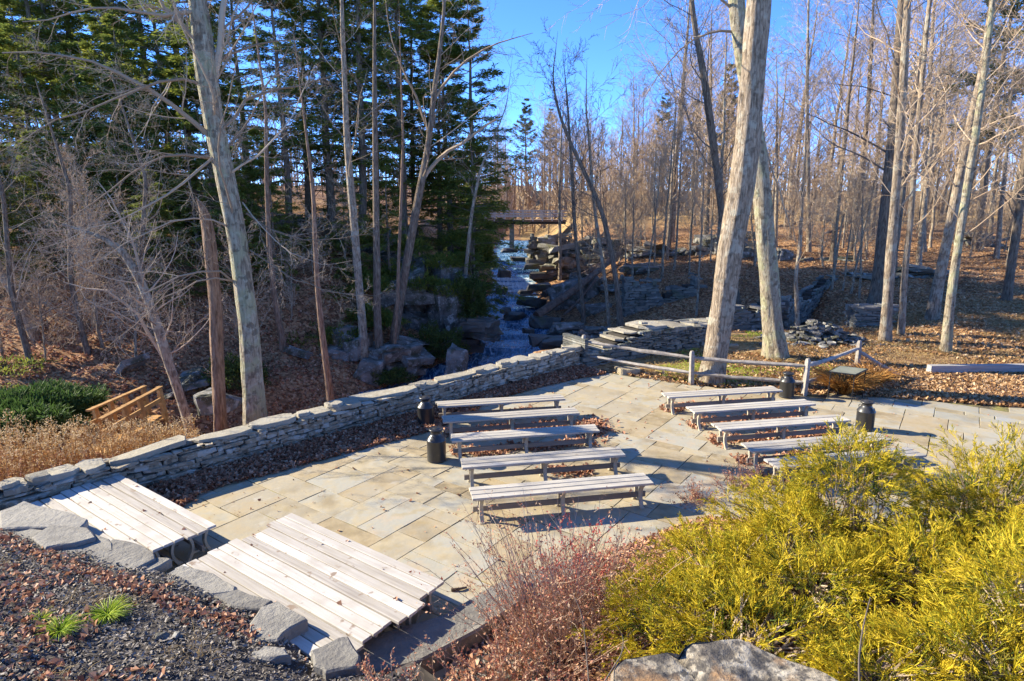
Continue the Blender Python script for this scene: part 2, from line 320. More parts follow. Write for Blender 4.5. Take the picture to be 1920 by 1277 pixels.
W0 = np.array([-10.9, 5.95]); W1 = np.array([2.12, 19.2])            # foot of the garden wall
WU = (W1 - W0) / np.linalg.norm(W1 - W0); WN = np.array([-WU[1], WU[0]])
WLEN = float(np.linalg.norm(W1 - W0))
BACK = np.array([(2.12, 19.3), (5.0, 17.35), (7.9, 16.35), (8.8, 16.45), (12.9, 15.3), (22, 12.6), (40, 7)])
PATIO = np.array([W0 + WN * .2] + [W1 + WN * .2] + [tuple(p) for p in BACK[1:6]] + [(22, 6), (14, 7.3), (7, 8.6), (4.2, 9.0), (3.3, 9.35), (2.2, 8.7), (.5, 7.5), (-.5, 6.1), (-1.1, 5.1), (-1.9, 5.0), (-5.5, 7.2), (-9.5, 8.9)])

def inside(x, y, poly):
    r = np.zeros(np.shape(x), bool); n = len(poly)
    for i in range(n):
        (xa, ya), (xb, yb) = poly[i], poly[(i + 1) % n]
        c = ((ya > y) != (yb > y)) & (x < (xb - xa) * (y - ya) / (yb - ya + 1e-12) + xa)
        r ^= c
    return r

def height(x, y):
    x = np.asarray(x, float); y = np.asarray(y, float); shp = x.shape; x = x.ravel(); y = y.ravel()
    i = np.empty(len(x), np.int64)
    for k in range(0, len(x), 4000):
        i[k:k + 4000] = np.argmin((x[k:k + 4000, None] - CL[None, :, 0]) ** 2 + (y[k:k + 4000, None] - CL[None, :, 1]) ** 2, 1)
    c = CL[i]; t = CT[i]
    dx = x - c[:, 0]; dy = y - c[:, 1]
    d = np.hypot(dx, dy) * -np.sign(t[:, 0] * dy - t[:, 1] * dx)      # positive on the wooded (west) bank
    ad = np.abs(d); zc = c[:, 2] - 0.25; w = c[:, 3]
    rough = 0.5 * vnoise(x * .35, y * .35, 3) + 0.22 * vnoise(x * 1.1, y * 1.1, 5) + 0.08 * vnoise(x * 3.1, y * 3.1, 7)
    # west bank: boulders, a cliff band, then rising woods
    up = sstep((y - 24) / 8) * (1 - .85 * sstep((y - 52) / 20))
    zl = zc + 1.1 * sstep((ad - w) / 2.2) + (1.2 + 2.2 * up) * sstep((ad - w - 2.2) / 4.5) + (0.17 - .08 * sstep((y - 52) / 25)) * np.clip(ad - 8, 0, 40)
    zl = zl + rough * 1.2 * sstep((ad - w) / 3)
    # east bank: flat by the patio, hollow of the ruins, rising lit slope
    hr = 0.02 + 0.05 * np.clip(y - 19, 0, 13) + 0.075 * np.clip(y - 32, 0, 40) + 0.012 * np.clip(y - 72, 0, 200)
    hr = hr - 1.5 * np.exp(-((x - 9.0) / 4.5) ** 2 - ((y - 30.5) / 4.5) ** 2) - 0.9 * np.exp(-((x - 13) / 3) ** 2 - ((y - 31) / 4) ** 2)
    near = sstep((y - 17.5) / 6)
    hr = hr + rough * (0.15 + 0.75 * sstep((y - 24) / 10))* near
    LR = 3.2 + 5.5 * sstep((y - 20) / 5) - 4.0 * sstep((y - 46) / 10)
    zr = zc + 0.5 * sstep((ad - w) / 1.2) + (hr - zc - 0.5) * sstep((ad - w - .6) / LR)
    z = np.where(d > 0, zl, zr)
    # patio bed and the planted bank in front of it
    ip = inside(x, y, PATIO); z = np.where(ip, -0.10, z)
    wd = (x - W0[0]) * WN[0] + (y - W0[1]) * WN[1]                     # beyond the wall
    wt = (x - W0[0]) * WU[0] + (y - W0[1]) * WU[1]
    beyond = (wd > .2) & (wt < WLEN + .5)
    zb = 0.25 - (0.10 + .22 * sstep((wt - 4) / 4)) * np.clip(wd - .9, 0, 4.5) - .5 * np.clip(wd - 5.4, 0, 6)
    sb = sstep((ad - w) / 1.5)
    z = np.where(beyond & (d < 0), zc * (1 - sb) + np.maximum(zb, zc + .3) * sb + 0.12 * rough, z)
    bd = -poly_dist(x, y, BED)
    edge = np.where(x < -0.9, 0.52, 0.06)
    zbed = edge + 0.27 * bd + 0.05 * vnoise(x * 2, y * 2, 11)
    z = np.where((bd > 0) & (y < 12) & (wd < .1), np.minimum(zbed, 3.0), z)
    return z.reshape(shp)

def hz(x, y): return float(height(np.array([x]), np.array([y]))[0])

def ground_mesh():
    def axis(lo, hi, a, b, fine):
        mid = np.arange(a, b + fine / 2, fine); out = [mid]
        s = fine; v = b; up = []
        while v < hi: s *= 1.07; v += s; up.append(v)
        s = fine; v = a; dn = []
        while v > lo: s *= 1.07; v -= s; dn.append(v)
        return np.concatenate([dn[::-1], mid, up])
    xs = axis(-700, 700, -14, 18, 0.25); ys = axis(-60, 1500, -1, 40, 0.25)
    X, Y = np.meshgrid(xs, ys); Z = height(X, Y)
    Z = Z + 9.0 * sstep((Y - 130) / 350)
    nx, ny = len(xs), len(ys)
    idx = np.arange(nx * ny).reshape(ny, nx)
    F = np.stack([idx[:-1, :-1], idx[:-1, 1:], idx[1:, 1:], idx[1:, :-1]], -1).reshape(-1, 4)
    mb = MB(); mb.add(np.stack([X, Y, Z], -1).reshape(-1, 3), F)
    x, y = X.ravel(), Y.ravel()
    bd = -poly_dist(x, y, BED)
    mul = ((bd > 0) & (x < 0.6)).astype(float)
    d2 = -poly_dist(x, y, BACK)
    grass = sstep((poly_dist(x, y, BACK) + .5) / 1.0) * sstep((30 - y + 0.3 * (x - 10)) / 6) * (x > 2.5) * (0.5 + 1.3 * vnoise(x * .5, y * .5, 21)) * (y > 12)
    grass = np.clip(grass + 0.9 * sstep((y - 58) / 15) * (x > 1), 0, 1)
    return mb, mul, np.clip(grass, 0, 1)

def ground_material():
    m = bpy.data.materials.new('ground_cover'); m.use_nodes = True
    nt = m.node_tree; N = nt.nodes; L = nt.links
    b = N['Principled BSDF']; b.inputs['Roughness'].default_value = 0.95; b.inputs['Specular IOR Level'].default_value = 0.15
    tc = N.new('ShaderNodeTexCoord')
    v1 = N.new('ShaderNodeTexVoronoi'); v1.inputs['Scale'].default_value = 11; L.new(tc.outputs['Object'], v1.inputs['Vector'])
    sp = N.new('ShaderNodeSeparateColor'); L.new(v1.outputs['Color'], sp.inputs[0])
    n1 = N.new('ShaderNodeTexNoise'); n1.inputs['Scale'].default_value = 0.7; n1.inputs['Detail'].default_value = 8; L.new(tc.outputs['Object'], n1.inputs['Vector'])
    f = math_node(nt, 'ADD', math_node(nt, 'MULTIPLY', sp.outputs[0], .5), math_node(nt, 'MULTIPLY', n1.outputs[0], .5))
    litter = ramp(nt, [(0.15, (.07, .036, .02)), (0.4, (.19, .10, .05)), (0.6, (.34, .19, .095)), (0.85, (.48, .32, .18))]); L.new(f, litter.inputs[0])
    dry = ramp(nt, [(0.2, (.19, .11, .045)), (0.5, (.33, .215, .09)), (0.8, (.45, .33, .16))]); L.new(f, dry.inputs[0])
    mulch = ramp(nt, [(0.2, (.03, .028, .028)), (0.6, (.075, .065, .058)), (0.9, (.15, .12, .10))]); L.new(f, mulch.inputs[0])
    ag = N.new('ShaderNodeAttribute'); ag.attribute_name = 'dry_grass'
    am = N.new('ShaderNodeAttribute'); am.attribute_name = 'mulch'
    c = mix_col(nt, ag.outputs['Fac'], litter.outputs[0], dry.outputs[0])
    c = mix_col(nt, am.outputs['Fac'], c, mulch.outputs[0])
    L.new(c, b.inputs['Base Color'])
    bp = N.new('ShaderNodeBump'); bp.inputs['Strength'].default_value = 0.9; bp.inputs['Distance'].default_value = 0.06
    L.new(f, bp.inputs['Height']); L.new(bp.outputs[0], b.inputs['Normal'])
    return m

mb, mul, grs = ground_mesh()
me = mb.mesh('ground', ground_material(), True)
for nm, arr in (('mulch', mul), ('dry_grass', grs)):
    at_ = me.attributes.new(nm, 'FLOAT', 'POINT'); at_.data.foreach_set('value', arr.astype(np.float32))
tag(place('ground', me), kind='structure')

# ---------------------------------------------------------------- creek water
def creek_water():
    sel = (CL[:, 1] < 80) & (CL[:, 0] > -30)
    C = CL[sel]; T = CT[sel]; n = len(C); k = 17
    # finer steps along the stream
    s = np.linspace(0, n - 1, n * 4); C = np.stack([np.interp(s, np.arange(n), C[:, j]) for j in range(4)], 1)
    T = unit(np.stack([np.interp(s, np.arange(n), T[:, j]) for j in range(2)], 1)); n = len(C)
    q = np.linspace(-1, 1, k); Nn = np.c_[-T[:, 1], T[:, 0]]
    XY = C[:, None, :2] + Nn[:, None] * (q[None, :, None] * (C[:, 3][:, None, None] * 1.15 + .7))
    # stepped rapids: the water drops in short ledges
    zz = C[:, 2]; step = 0.22; zst = np.floor(zz / step) * step + step * sstep(((zz / step) % 1) * 3 - 1)
    Z = zst[:, None] - .12 + 0.09 * vnoise(XY[..., 0] * 2.3, XY[..., 1] * 1.4, 31) + 0.05 * vnoise(XY[..., 0] * 6, XY[..., 1] * 4, 32)
    idx = np.arange(n * k).reshape(n, k)
    F = np.stack([idx[:-1, :-1], idx[1:, :-1], idx[1:, 1:], idx[:-1, 1:]], -1).reshape(-1, 4)
    m = bpy.data.materials.new('creek_water'); m.use_nodes = True; nt = m.node_tree; N = nt.nodes; L = nt.links
    b = N['Principled BSDF']; tc = N.new('ShaderNodeTexCoord'); mp = N.new('ShaderNodeMapping'); mp.inputs['Scale'].default_value = (1.7, .42, 1)
    L.new(tc.outputs['Object'], mp.inputs[0])
    no = N.new('ShaderNodeTexNoise'); no.inputs['Scale'].default_value = 2.6; no.inputs['Detail'].default_value = 9; no.inputs['Roughness'].default_value = .7; no.inputs['Distortion'].default_value = 1.2
    L.new(mp.outputs[0], no.inputs['Vector'])
    rp = ramp(nt, [(0.38, (.012, .042, .085)), (0.51, (.05, .15, .28)), (0.61, (.28, .45, .60)), (0.71, (.78, .83, .86))]); L.new(no.outputs[0], rp.inputs[0])  # brightened blues paint the sky's reflection into the water; palest stop is foam
    ge = N.new('ShaderNodeNewGeometry'); sz = N.new('ShaderNodeSeparateXYZ'); L.new(ge.outputs['True Normal'], sz.inputs[0])
    fo = N.new('ShaderNodeMapRange'); fo.inputs[1].default_value = .95; fo.inputs[2].default_value = .80; fo.inputs[4].default_value = .85
    L.new(math_node(nt, 'ABSOLUTE', sz.outputs[2]), fo.inputs[0])
    L.new(mix_col(nt, math_node(nt, 'MULTIPLY', fo.outputs[0], math_node(nt, 'ADD', no.outputs[0], .25), True), rp.outputs[0], (.78, .83, .86)), b.inputs['Base Color'])
    rr = N.new('ShaderNodeMapRange'); rr.inputs[1].default_value = .45; rr.inputs[2].default_value = .62; rr.inputs[3].default_value = .08; rr.inputs[4].default_value = .6
    L.new(no.outputs[0], rr.inputs[0]); L.new(rr.outputs[0], b.inputs['Roughness']); b.inputs['IOR'].default_value = 1.33; b.inputs['Specular IOR Level'].default_value = 0.6
    bp = N.new('ShaderNodeBump'); bp.inputs['Strength'].default_value = .5; bp.inputs['Distance'].default_value = .06; L.new(no.outputs[0], bp.inputs['Height']); L.new(bp.outputs[0], b.inputs['Normal'])
    mb = MB(); mb.add(np.concatenate([XY, Z[..., None]], -1), F)
    tag(mb.build('creek_water', m, None, True), kind='structure')
creek_water()

# ---------------------------------------------------------------- flagstone patio
def slab_arrays(poly, z0, z1, ch=0.012, rng=None, zj=0.0):
    """a flat stone of polygonal outline with a chamfered top edge"""
    poly = np.asarray(poly, float); n = len(poly); c = poly.mean(0)
    r = np.linalg.norm(poly - c, axis=1, keepdims=True); top = c + (poly - c) * (1 - ch / r)
    zt = np.full(n, z1) + (rng.uniform(-zj, zj, n) if rng is not None and zj else 0)
    V = np.concatenate([np.c_[poly, np.full(n, z0)], np.c_[poly, zt - ch * .8], np.c_[top, zt]])
    F = []
    for i in range(n):
        j = (i + 1) % n
        F += [[i, j, n + j, n + i], [n + i, n + j, 2 * n + j, 2 * n + i]]
    return V, np.array(F), np.array([[2 * n + i for i in range(n)]])

def add_slab(mb, *a, **k):
    V, F, T = slab_arrays(*a, **k); n0 = mb.n
    mb.v.append(V); mb.f.append(F + n0); mb.f.append(T + n0); mb.n += len(V)

def patio():
    rng = np.random.default_rng(4)
    p = tag(MB().add(np.c_[PATIO, np.full(len(PATIO), 0.001)], np.array([list(range(len(PATIO)))[::-1]])).build('patio', M['joint']), kind='structure')
    # keep the bedding sheet's winding upward
    A = R_(-35.5); u = np.array([math.cos(A), math.sin(A)]); v = np.array([-u[1], u[0]]); O = np.array([-3.3, 9.0]); c = 0.3
    n = 130; grid = np.zeros((n, n), bool); slabs = []
    sizes = [(2, 3), (3, 2), (2, 2), (3, 3), (4, 3), (3, 4), (4, 2), (2, 4), (2, 1), (1, 2)]; pr = np.array([5, 6, 5, 4, 3, 3, 4, 3, 1, 1.]); pr /= pr.sum()
    for i in range(n):
        for j in range(n):
            if grid[i, j]: continue
            for k in list(rng.choice(len(sizes), 6, p=pr)) + [2, 8, 9, None]:
                a, b = (1, 1) if k is None else sizes[k]
                if i + a <= n and j + b <= n and not grid[i:i + a, j:j + b].any(): break
            grid[i:i + a, j:j + b] = True
            q = np.array([(i, j), (i + a, j), (i + a, j + b), (i, j + b)], float) - [64, 50]
            q = q * c
            w = O + q[:, :1] * u + q[:, 1:] * v
            m = w.mean(0)
            if inside(np.array([m[0]]), np.array([m[1]]), PATIO)[0] and abs(m[0]) < 0.86 * (m[1] + 1.6) and m[1] > 5: slabs.append(w)
    slabs.sort(key=lambda w: np.hypot(*w.mean(0)))
    rest = MB()
    for k, w in enumerate(slabs):
        m = w.mean(0); g = 0.004 + rng.uniform(0, .004)
        ww = []
        for a in range(4):                                             # slightly uneven hand-cut sides
            p0, p1 = w[a], w[(a + 1) % 4]
            for t in (0.0, 0.34, 0.67): ww.append(p0 + (p1 - p0) * t)
        ww = np.array(ww); ww = ww + (m - ww) * (g / np.linalg.norm(m - ww, axis=1, keepdims=True) * 1.3) + rng.normal(0, .003, ww.shape)
        zt = 0.012 + rng.uniform(-.004, .005)
        if k < 298:
            b = MB(); add_slab(b, ww - m, -.06, zt, .004, rng, .002)
            place('flagstone', b.mesh('flagstone', M['flag']), p, (m[0], m[1], 0))
        else:
            add_slab(rest, ww, -.06, zt, .008, rng, .002)
    if rest.n: tag(rest.build('flagstone_field', M['flagfar'], p), kind='stuff')
M['flagfar'] = surf('flagstone_far', [(0.1, (.20, .165, .10)), (0.3, (.33, .27, .165)), (0.45, (.30, .29, .24)), (0.6, (.38, .33, .22)), (0.75, (.31, .325, .31)), (0.9, (.40, .315, .22))],
                    nscale=2.2, rough=0.8, bump=0.5, bscale=9, bdist=0.012, rnd='island', rmix=0.62, patches=((1.5, .55, .72, (.17, .13, .07), .6),))
patio()

# ---------------------------------------------------------------- dry stone walls
def ragged(L, D, n, rng, j=.12):
    """irregular outline of a flat stone about L x D"""
    a = np.sort(np.linspace(0, 2 * np.pi, n, endpoint=False) + rng.uniform(-.25, .25, n))
    r = 1.0 / np.maximum(np.abs(np.cos(a)) ** 9 + np.abs(np.sin(a)) ** 9, 1e-6) ** (1 / 9)
    return np.c_[np.cos(a) * r * L / 2, np.sin(a) * r * D / 2] * (1 + rng.uniform(-j, j * .6, (n, 1)))

def dry_wall(name, label, A, B, h, th, zb, stone=(0.34, 0.085), capl=(.55, 1.35), capm='capstone', facem='wallstone', limit=285, seed=1, caps=True, top=None):
    rng = np.random.default_rng(seed); A = np.array(A, float); B = np.array(B, float)
    Lw = float(np.linalg.norm(B - A)); ang = math.atan2(B[1] - A[1], B[0] - A[0])
    w = empty(name, (A[0], A[1], zb), ang, label, 'wall')
    hh = (lambda t: h) if top is None else (lambda t: h * top(t))
    core = MB(); ns = max(2, int(Lw / .5))
    for k in range(ns):
        t = (k + .5) / ns; H = hh(t) * .9
        core.box((t * Lw, th / 2, H / 2 - .2), (Lw / ns * .999, th * .72, H + .4))
    tag(core.build('rubble_core', M['core'], w), kind='stuff')
    stones = []; z = 0.0
    while z < h:
        sh = stone[1] * rng.choice([.5, .75, 1.0, 1.3, 1.7]); sh = h - z + .002 if h - z < sh * 1.4 else sh; x = -rng.uniform(0, .2)
        while x < Lw:
            sw = stone[0] * rng.choice([.4, .6, .9, 1.3, 2.0]) * rng.uniform(.8, 1.2)
            if z + sh * .6 < hh(min(max(x / Lw, 0), 1)): stones.append((x + sw / 2, z + sh / 2, sw, sh))
            x += sw + .014
        z += sh + .008
    stones.sort(key=lambda s: np.linalg.norm(A + (B - A) / Lw * s[0]))
    rest = MB()
    for k, (x, zc, sw, sh) in enumerate(stones):
        dp = rng.uniform(.10, .16); y = dp / 2 + rng.uniform(-.06, .025)
        mb = MB() if k < limit else rest
        # eight-cornered stone with an uneven face
        q = np.array([(-.5, -.42), (-.3, -.5), (.3, -.5), (.5, -.38), (.5, .40), (.28, .5), (-.32, .5), (-.5, .36)]) * [sw, sh] + rng.normal(0, .010, (8, 2))
        tilt = rng.normal(0, .05); q = np.c_[q[:, 0] * math.cos(tilt) - q[:, 1] * math.sin(tilt), q[:, 0] * math.sin(tilt) + q[:, 1] * math.cos(tilt)]
        fr = q * rng.uniform(.82, .95); yy = rng.uniform(-.022, .022, 8)
        V = np.concatenate([np.c_[q[:, 0], np.full(8, dp / 2), q[:, 1]], np.c_[q[:, 0], -dp / 2 + .015 + yy, q[:, 1]], np.c_[fr[:, 0], -dp / 2 + yy * .6, fr[:, 1]]])
        F = [[i, 8 + i, 8 + (i + 1) % 8, (i + 1) % 8] for i in range(8)] + [[8 + i, 16 + i, 16 + (i + 1) % 8, 8 + (i + 1) % 8] for i in range(8)]
        if k < limit:
            b = MB(); b.v = [V]; b.f = [np.array(F), np.array([[16 + i for i in range(8)]])]; b.n = len(V)
            place('wall_stone', b.mesh('wall_stone', M[facem]), w, (x, y, zc))
        else:
            V = V + [x, y, zc]; n0 = rest.n
            rest.v.append(V); rest.f.append(np.array(F) + n0); rest.f.append(np.array([[16 + i for i in range(8)]]) + n0); rest.n += len(V)
    if rest.n: tag(rest.build('small_stones', M[facem], w), kind='stuff')
    # outer face and ends in rough stone too
    back = MB()
    for x, zc, sw, sh in stones[::2]:
        back.box((x, th - .09, zc), (sw * 1.5, .16, sh * 1.5), .012, rng)
    tag(back.build('back_stones', M[facem], w), kind='stuff')
    ends = MB(); zz = 0.04
    while zz < h * .95:
        for e in (0.0, Lw): ends.box((e, th / 2, zz), (.14, th * .95, stone[1] * .9), .012, rng)
        zz += stone[1]
    tag(ends.build('end_stones', M[facem], w), kind='stuff')
    if caps:
        x = -.2
        while x < Lw + .1:
            L = rng.uniform(*capl) * rng.choice([.55, 1, 1, 1.25]); D = th * rng.uniform(.8, 1.25); tk = rng.uniform(.05, .10)
            t = min(max((x + L / 2) / Lw, 0), 1)
            b = MB(); add_slab(b, ragged(L, D, int(rng.integers(9, 15)), rng, .12), 0, tk, .010, rng, .012)
            place('capstone', b.mesh('capstone', M[capm]), w, (x + L / 2, th / 2 + rng.uniform(-.05, .03), hh(t) - (.012 if top is None else .07) + rng.uniform(-.01, .015)), (rng.normal(0, .03), rng.normal(0, .03), rng.normal(0, .06)))
            if rng.uniform() < .5:
                b = MB(); add_slab(b, ragged(.3, .26, 8, rng), 0, .07, .015, rng, .01)
                place('capstone', b.mesh('capstone', M[capm]), w, (x + L * .2, th * .3, hh(t) + tk * .8), (.05, .06, rng.uniform(0, 3)))
            x += L + rng.uniform(.0, .05)
    return w
dry_wall('garden_wall', 'long low dry stone wall with broad capstones running along the left of the patio', W0, W1 - WU * .05, .61, .52, 0.0, stone=(.36, .062))
# broken wall beyond the fence, its top covered in loose slabs
a = at(1100, 690, 0.0)[:2]; b = at(1335, 655, 0.0)[:2]
dry_wall('ruined_wall', 'crumbling low stone wall behind the split rail fence left of the leaning trunk', a, b, .95, 1.3, 0.0, stone=(.3, .07), capl=(.45, 1.0), limit=60, seed=5, facem='ledge', top=lambda t: .55 + .45 * sstep(t * 2.2) - .1 * math.sin(9 * t))
# ---------------------------------------------------------------- benches
BL, BD, BH = 3.05, 0.44, 0.45
def bench_parts():
    rng = np.random.default_rng(8)
    def plank(m):
        b = MB(); n = 9; w = .134; t = .038; xs = np.linspace(-BL / 2, BL / 2, n); e = .006
        prof = np.array([(-w/2, -t/2), (w/2, -t/2), (w/2, t/2 - e), (w/2 - e, t/2), (-w/2 + e, t/2), (-w/2, t/2 - e)])
        V = np.concatenate([np.c_[np.full(6, x), prof + [rng.normal(0, .0012), rng.normal(0, .0008)]] for x in xs]); F = []
        for i in range(n - 1):
            for k in range(6): F.append([i*6 + k, (i+1)*6 + k, (i+1)*6 + (k+1) % 6, i*6 + (k+1) % 6])
        b.add(V, np.array(F)[:, ::-1]); b.add(V[:6], np.array([[0, 1, 2, 3, 4, 5]])[:, ::-1]); b.add(V[-6:], np.array([[0, 1, 2, 3, 4, 5]]))
        return b.mesh('plank', m)
    # curved cast leg: bows in at the waist and flares at the foot
    yz = resample(np.array([(-.165, .412), (-.15, .39), (-.112, .33), (-.088, .25), (-.090, .17), (-.118, .09), (-.158, .035), (-.172, 0.0)]), 12)
    wd = np.interp(np.linspace(0, 1, 12), [0, .15, .5, .85, 1], [.060, .040, .036, .042, .050])
    T = unit(np.gradient(yz, axis=0)); Nn = np.c_[-T[:, 1], T[:, 0]]
    V = []
    for k in range(12):
        p = yz[k]; o = Nn[k] * wd[k] / 2
        for sx, so in ((-1, 1), (1, 1), (1, -1), (-1, -1)):
            q = p + o * so; V.append((sx * .032, q[0], q[1]))
    V = np.array(V); F = []
    for k in range(11):
        for m in range(4): F.append([k*4 + m, k*4 + (m+1) % 4, (k+1)*4 + (m+1) % 4, (k+1)*4 + m])
    lg = MB(); lg.add(V, F); lg.add(V[:4], [[3, 2, 1, 0]]); lg.add(V[-4:], [[0, 1, 2, 3]])
    lg.box((0, -.185, .008), (.075, .07, .016))
    leg = lg.mesh('leg', M['leg'])
    bar = (MB().box((0, 0, .398), (.06, .40, .026)).mesh('cross_bar', M['leg']), MB().box((0, 0, .107), (.05, .20, .026)).mesh('stringer_rest', M['leg']))
    st = MB().box((0, 0, 0), (BL - .08, .038, .09)).mesh('stringer', M['stringer'])
    return plank(M['plank']), plank(M['newplank']), leg, bar, st
PLANK, NEWPLANK, LEG, BAR, STR = bench_parts()

BJ = np.random.default_rng(30)
def make_bench(loc, rz, label, group, planks=PLANK):
    t = empty('bench', loc, rz, label, 'bench', group)
    for k in range(3): place('plank', planks, t, (BJ.normal(0, .009), (k - 1) * .148 + BJ.normal(0, .0015), BH - .019 + BJ.normal(0, .002)), (BJ.normal(0, .012), BJ.normal(0, .0008), BJ.normal(0, .0012) + (math.pi if BJ.uniform() < .5 else 0)))
    for x in (-1.36, 0.0, 1.36):
        place('leg', LEG, t, (x, 0, 0)); place('leg', LEG, t, (x, 0, 0), (0, 0, math.pi))
        place('cross_bar', BAR[0], t, (x, 0, 0)); place('stringer_rest', BAR[1], t, (x, 0, 0))
    place('stringer', STR, t, (0, 0, .165))
    return t

def bench_at(FL, FR, label, group, rz=R_(11)):
    a = at(*FL, BH); b = at(*FR, BH) if FR else None
    u = np.array([math.cos(rz), math.sin(rz)]); n = np.array([-u[1], u[0]])
    c = (a[:2] + b[:2]) / 2 if FR else a[:2] + u * BL / 2
    c = c + n * BD / 2
    make_bench((c[0], c[1], .014), rz, label, group)
    return c
gl = 'benches in rows left of the aisle'; gr = 'benches in rows right of the aisle'
CB = []
CB.append(bench_at((880, 938), (1229, 907), 'grey plank bench in front of all others, red bush before it', gl))
CB.append(bench_at((864, 880), (1178, 853), 'grey bench second from the front in the left rows', gl))
CB.append(bench_at((840, 830), (1131, 808), 'middle bench of the left rows with a milk can at its left end', gl))
CB.append(bench_at((838, 791), (1083, 777), 'weathered bench second from the wall in the left rows, leaves piled beneath it', gl))
CB.append(bench_at((817, 764), (1063, 749), 'farthest bench of the left rows beside the milk can nearest the stone wall', gl))
CB.append(bench_at((1254, 746), (1467, 734), 'farthest bench of the right rows, a milk can at its right end', gr))
CB.append(bench_at((1302, 773), (1533, 760), 'bench second from the fence in the right rows, no milk can beside it', gr))
CB.append(bench_at((1353, 806), (1598, 791), 'right row bench whose right end meets the milk can above the golden shrub', gr))
CB.append(bench_at((1411, 844), (1675, 828), 'right row bench partly hidden behind the peak of the golden shrub', gr))
CB.append(bench_at((1462, 876), (1737, 858), 'nearest bench of the right rows, only its seat showing between two golden shrubs', gr))
# benches pushed together side by side
AR = R_(-35.5); au = np.array([math.cos(AR), math.sin(AR)]); av = np.array([-au[1], au[0]])
def block(corner, names, offs, group):
    for k, (nm, o) in enumerate(zip(names, offs)):
        c = np.asarray(corner) - au * (BL / 2 - o) - av * (BD / 2 + k * (BD + .012))
        make_bench((c[0], c[1], .014), AR, nm, group, NEWPLANK)
block(at(408, 986, BH)[:2], ['bleached bench on the patio side of the left pushed-together trio', 'middle bench of the left pushed-together trio by the wall',
                             'bench of the left trio tucked against the edging stones'], (0, -.05, .02), 'benches pushed together beside the stone wall')
block(at(834, 1092, BH)[:2], ['pale bench on the open patio side of the right pushed-together block', 'second pale bench from the open patio in the right pushed-together block',
                              'pale bench third from the open patio in the right pushed-together block', 'pale bench beside the stones at the near side of the right pushed-together block'],
      (0, .10, .02, .06), 'benches pushed together in the foreground')

# ---------------------------------------------------------------- milk cans
def lathe(mb, prof, n=40):
    prof = np.array(prof, float); a = np.arange(n) / n * 2 * np.pi
    V = np.stack([prof[:, 0:1] * np.cos(a), prof[:, 0:1] * np.sin(a), np.broadcast_to(prof[:, 1:2], (len(prof), n))], -1)
    i = np.arange(len(prof) * n).reshape(len(prof), n)
    mb.add(V.reshape(-1, 3), np.stack([i[:-1], np.roll(i[:-1], -1, 1), np.roll(i[1:], -1, 1), i[1:]], -1).reshape(-1, 4))
def can_meshes():
    b = MB(); lathe(b, [(0, 0), (.165, 0), (.178, .01), (.18, .025), (.174, .035), (.176, .05), (.178, .40), (.183, .405), (.184, .415), (.178, .422), (.165, .45), (.135, .485), (.108, .515), (.10, .53), (.098, .56), (.105, .585), (.112, .59), (.0, .592)])
    body = b.mesh('can_body', M['can'], True)
    b = MB(); lathe(b, [(.0, .588), (.118, .588), (.132, .60), (.137, .615), (.132, .628), (.115, .634), (.10, .628), (.06, .626), (.055, .632), (0, .634)])
    lid = b.mesh('lid', M['can'], True)
    b = MB(); p = resample(np.array([(.115, 0, .50), (.165, 0, .53), (.185, 0, .50), (.188, 0, .46), (.172, 0, .44)]), 9)
    tubes(b, p, np.full((1, 9), .009), 6); hd = b.mesh('handle', M['can'], True)
    return body, lid, hd
CANM = can_meshes()
for (px, py, rz, lab) in ((799, 797, .4, 'black milk can nearest the stone wall, at the end of the farthest left bench'),
                          (819, 864, 1.1, 'black milk can at the left end of the middle left bench'),
                          (1474, 745, .2, 'black milk can at the end of the farthest right bench in front of the fence'),
                          (1620, 806, 2.0, 'black milk can standing on open paving just above the golden shrub')):
    p = at(px, py, 0)
    t = empty('milk_can', (p[0], p[1], .015), rz, lab, 'milk can', 'black milk cans beside the benches')
    t.scale = (1.06, 1.06, 1.06)
    cb = place('can_body', CANM[0], t); place('lid', CANM[1], t); place('handle', CANM[2], cb); place('handle', CANM[2], cb, None, (0, 0, math.pi))

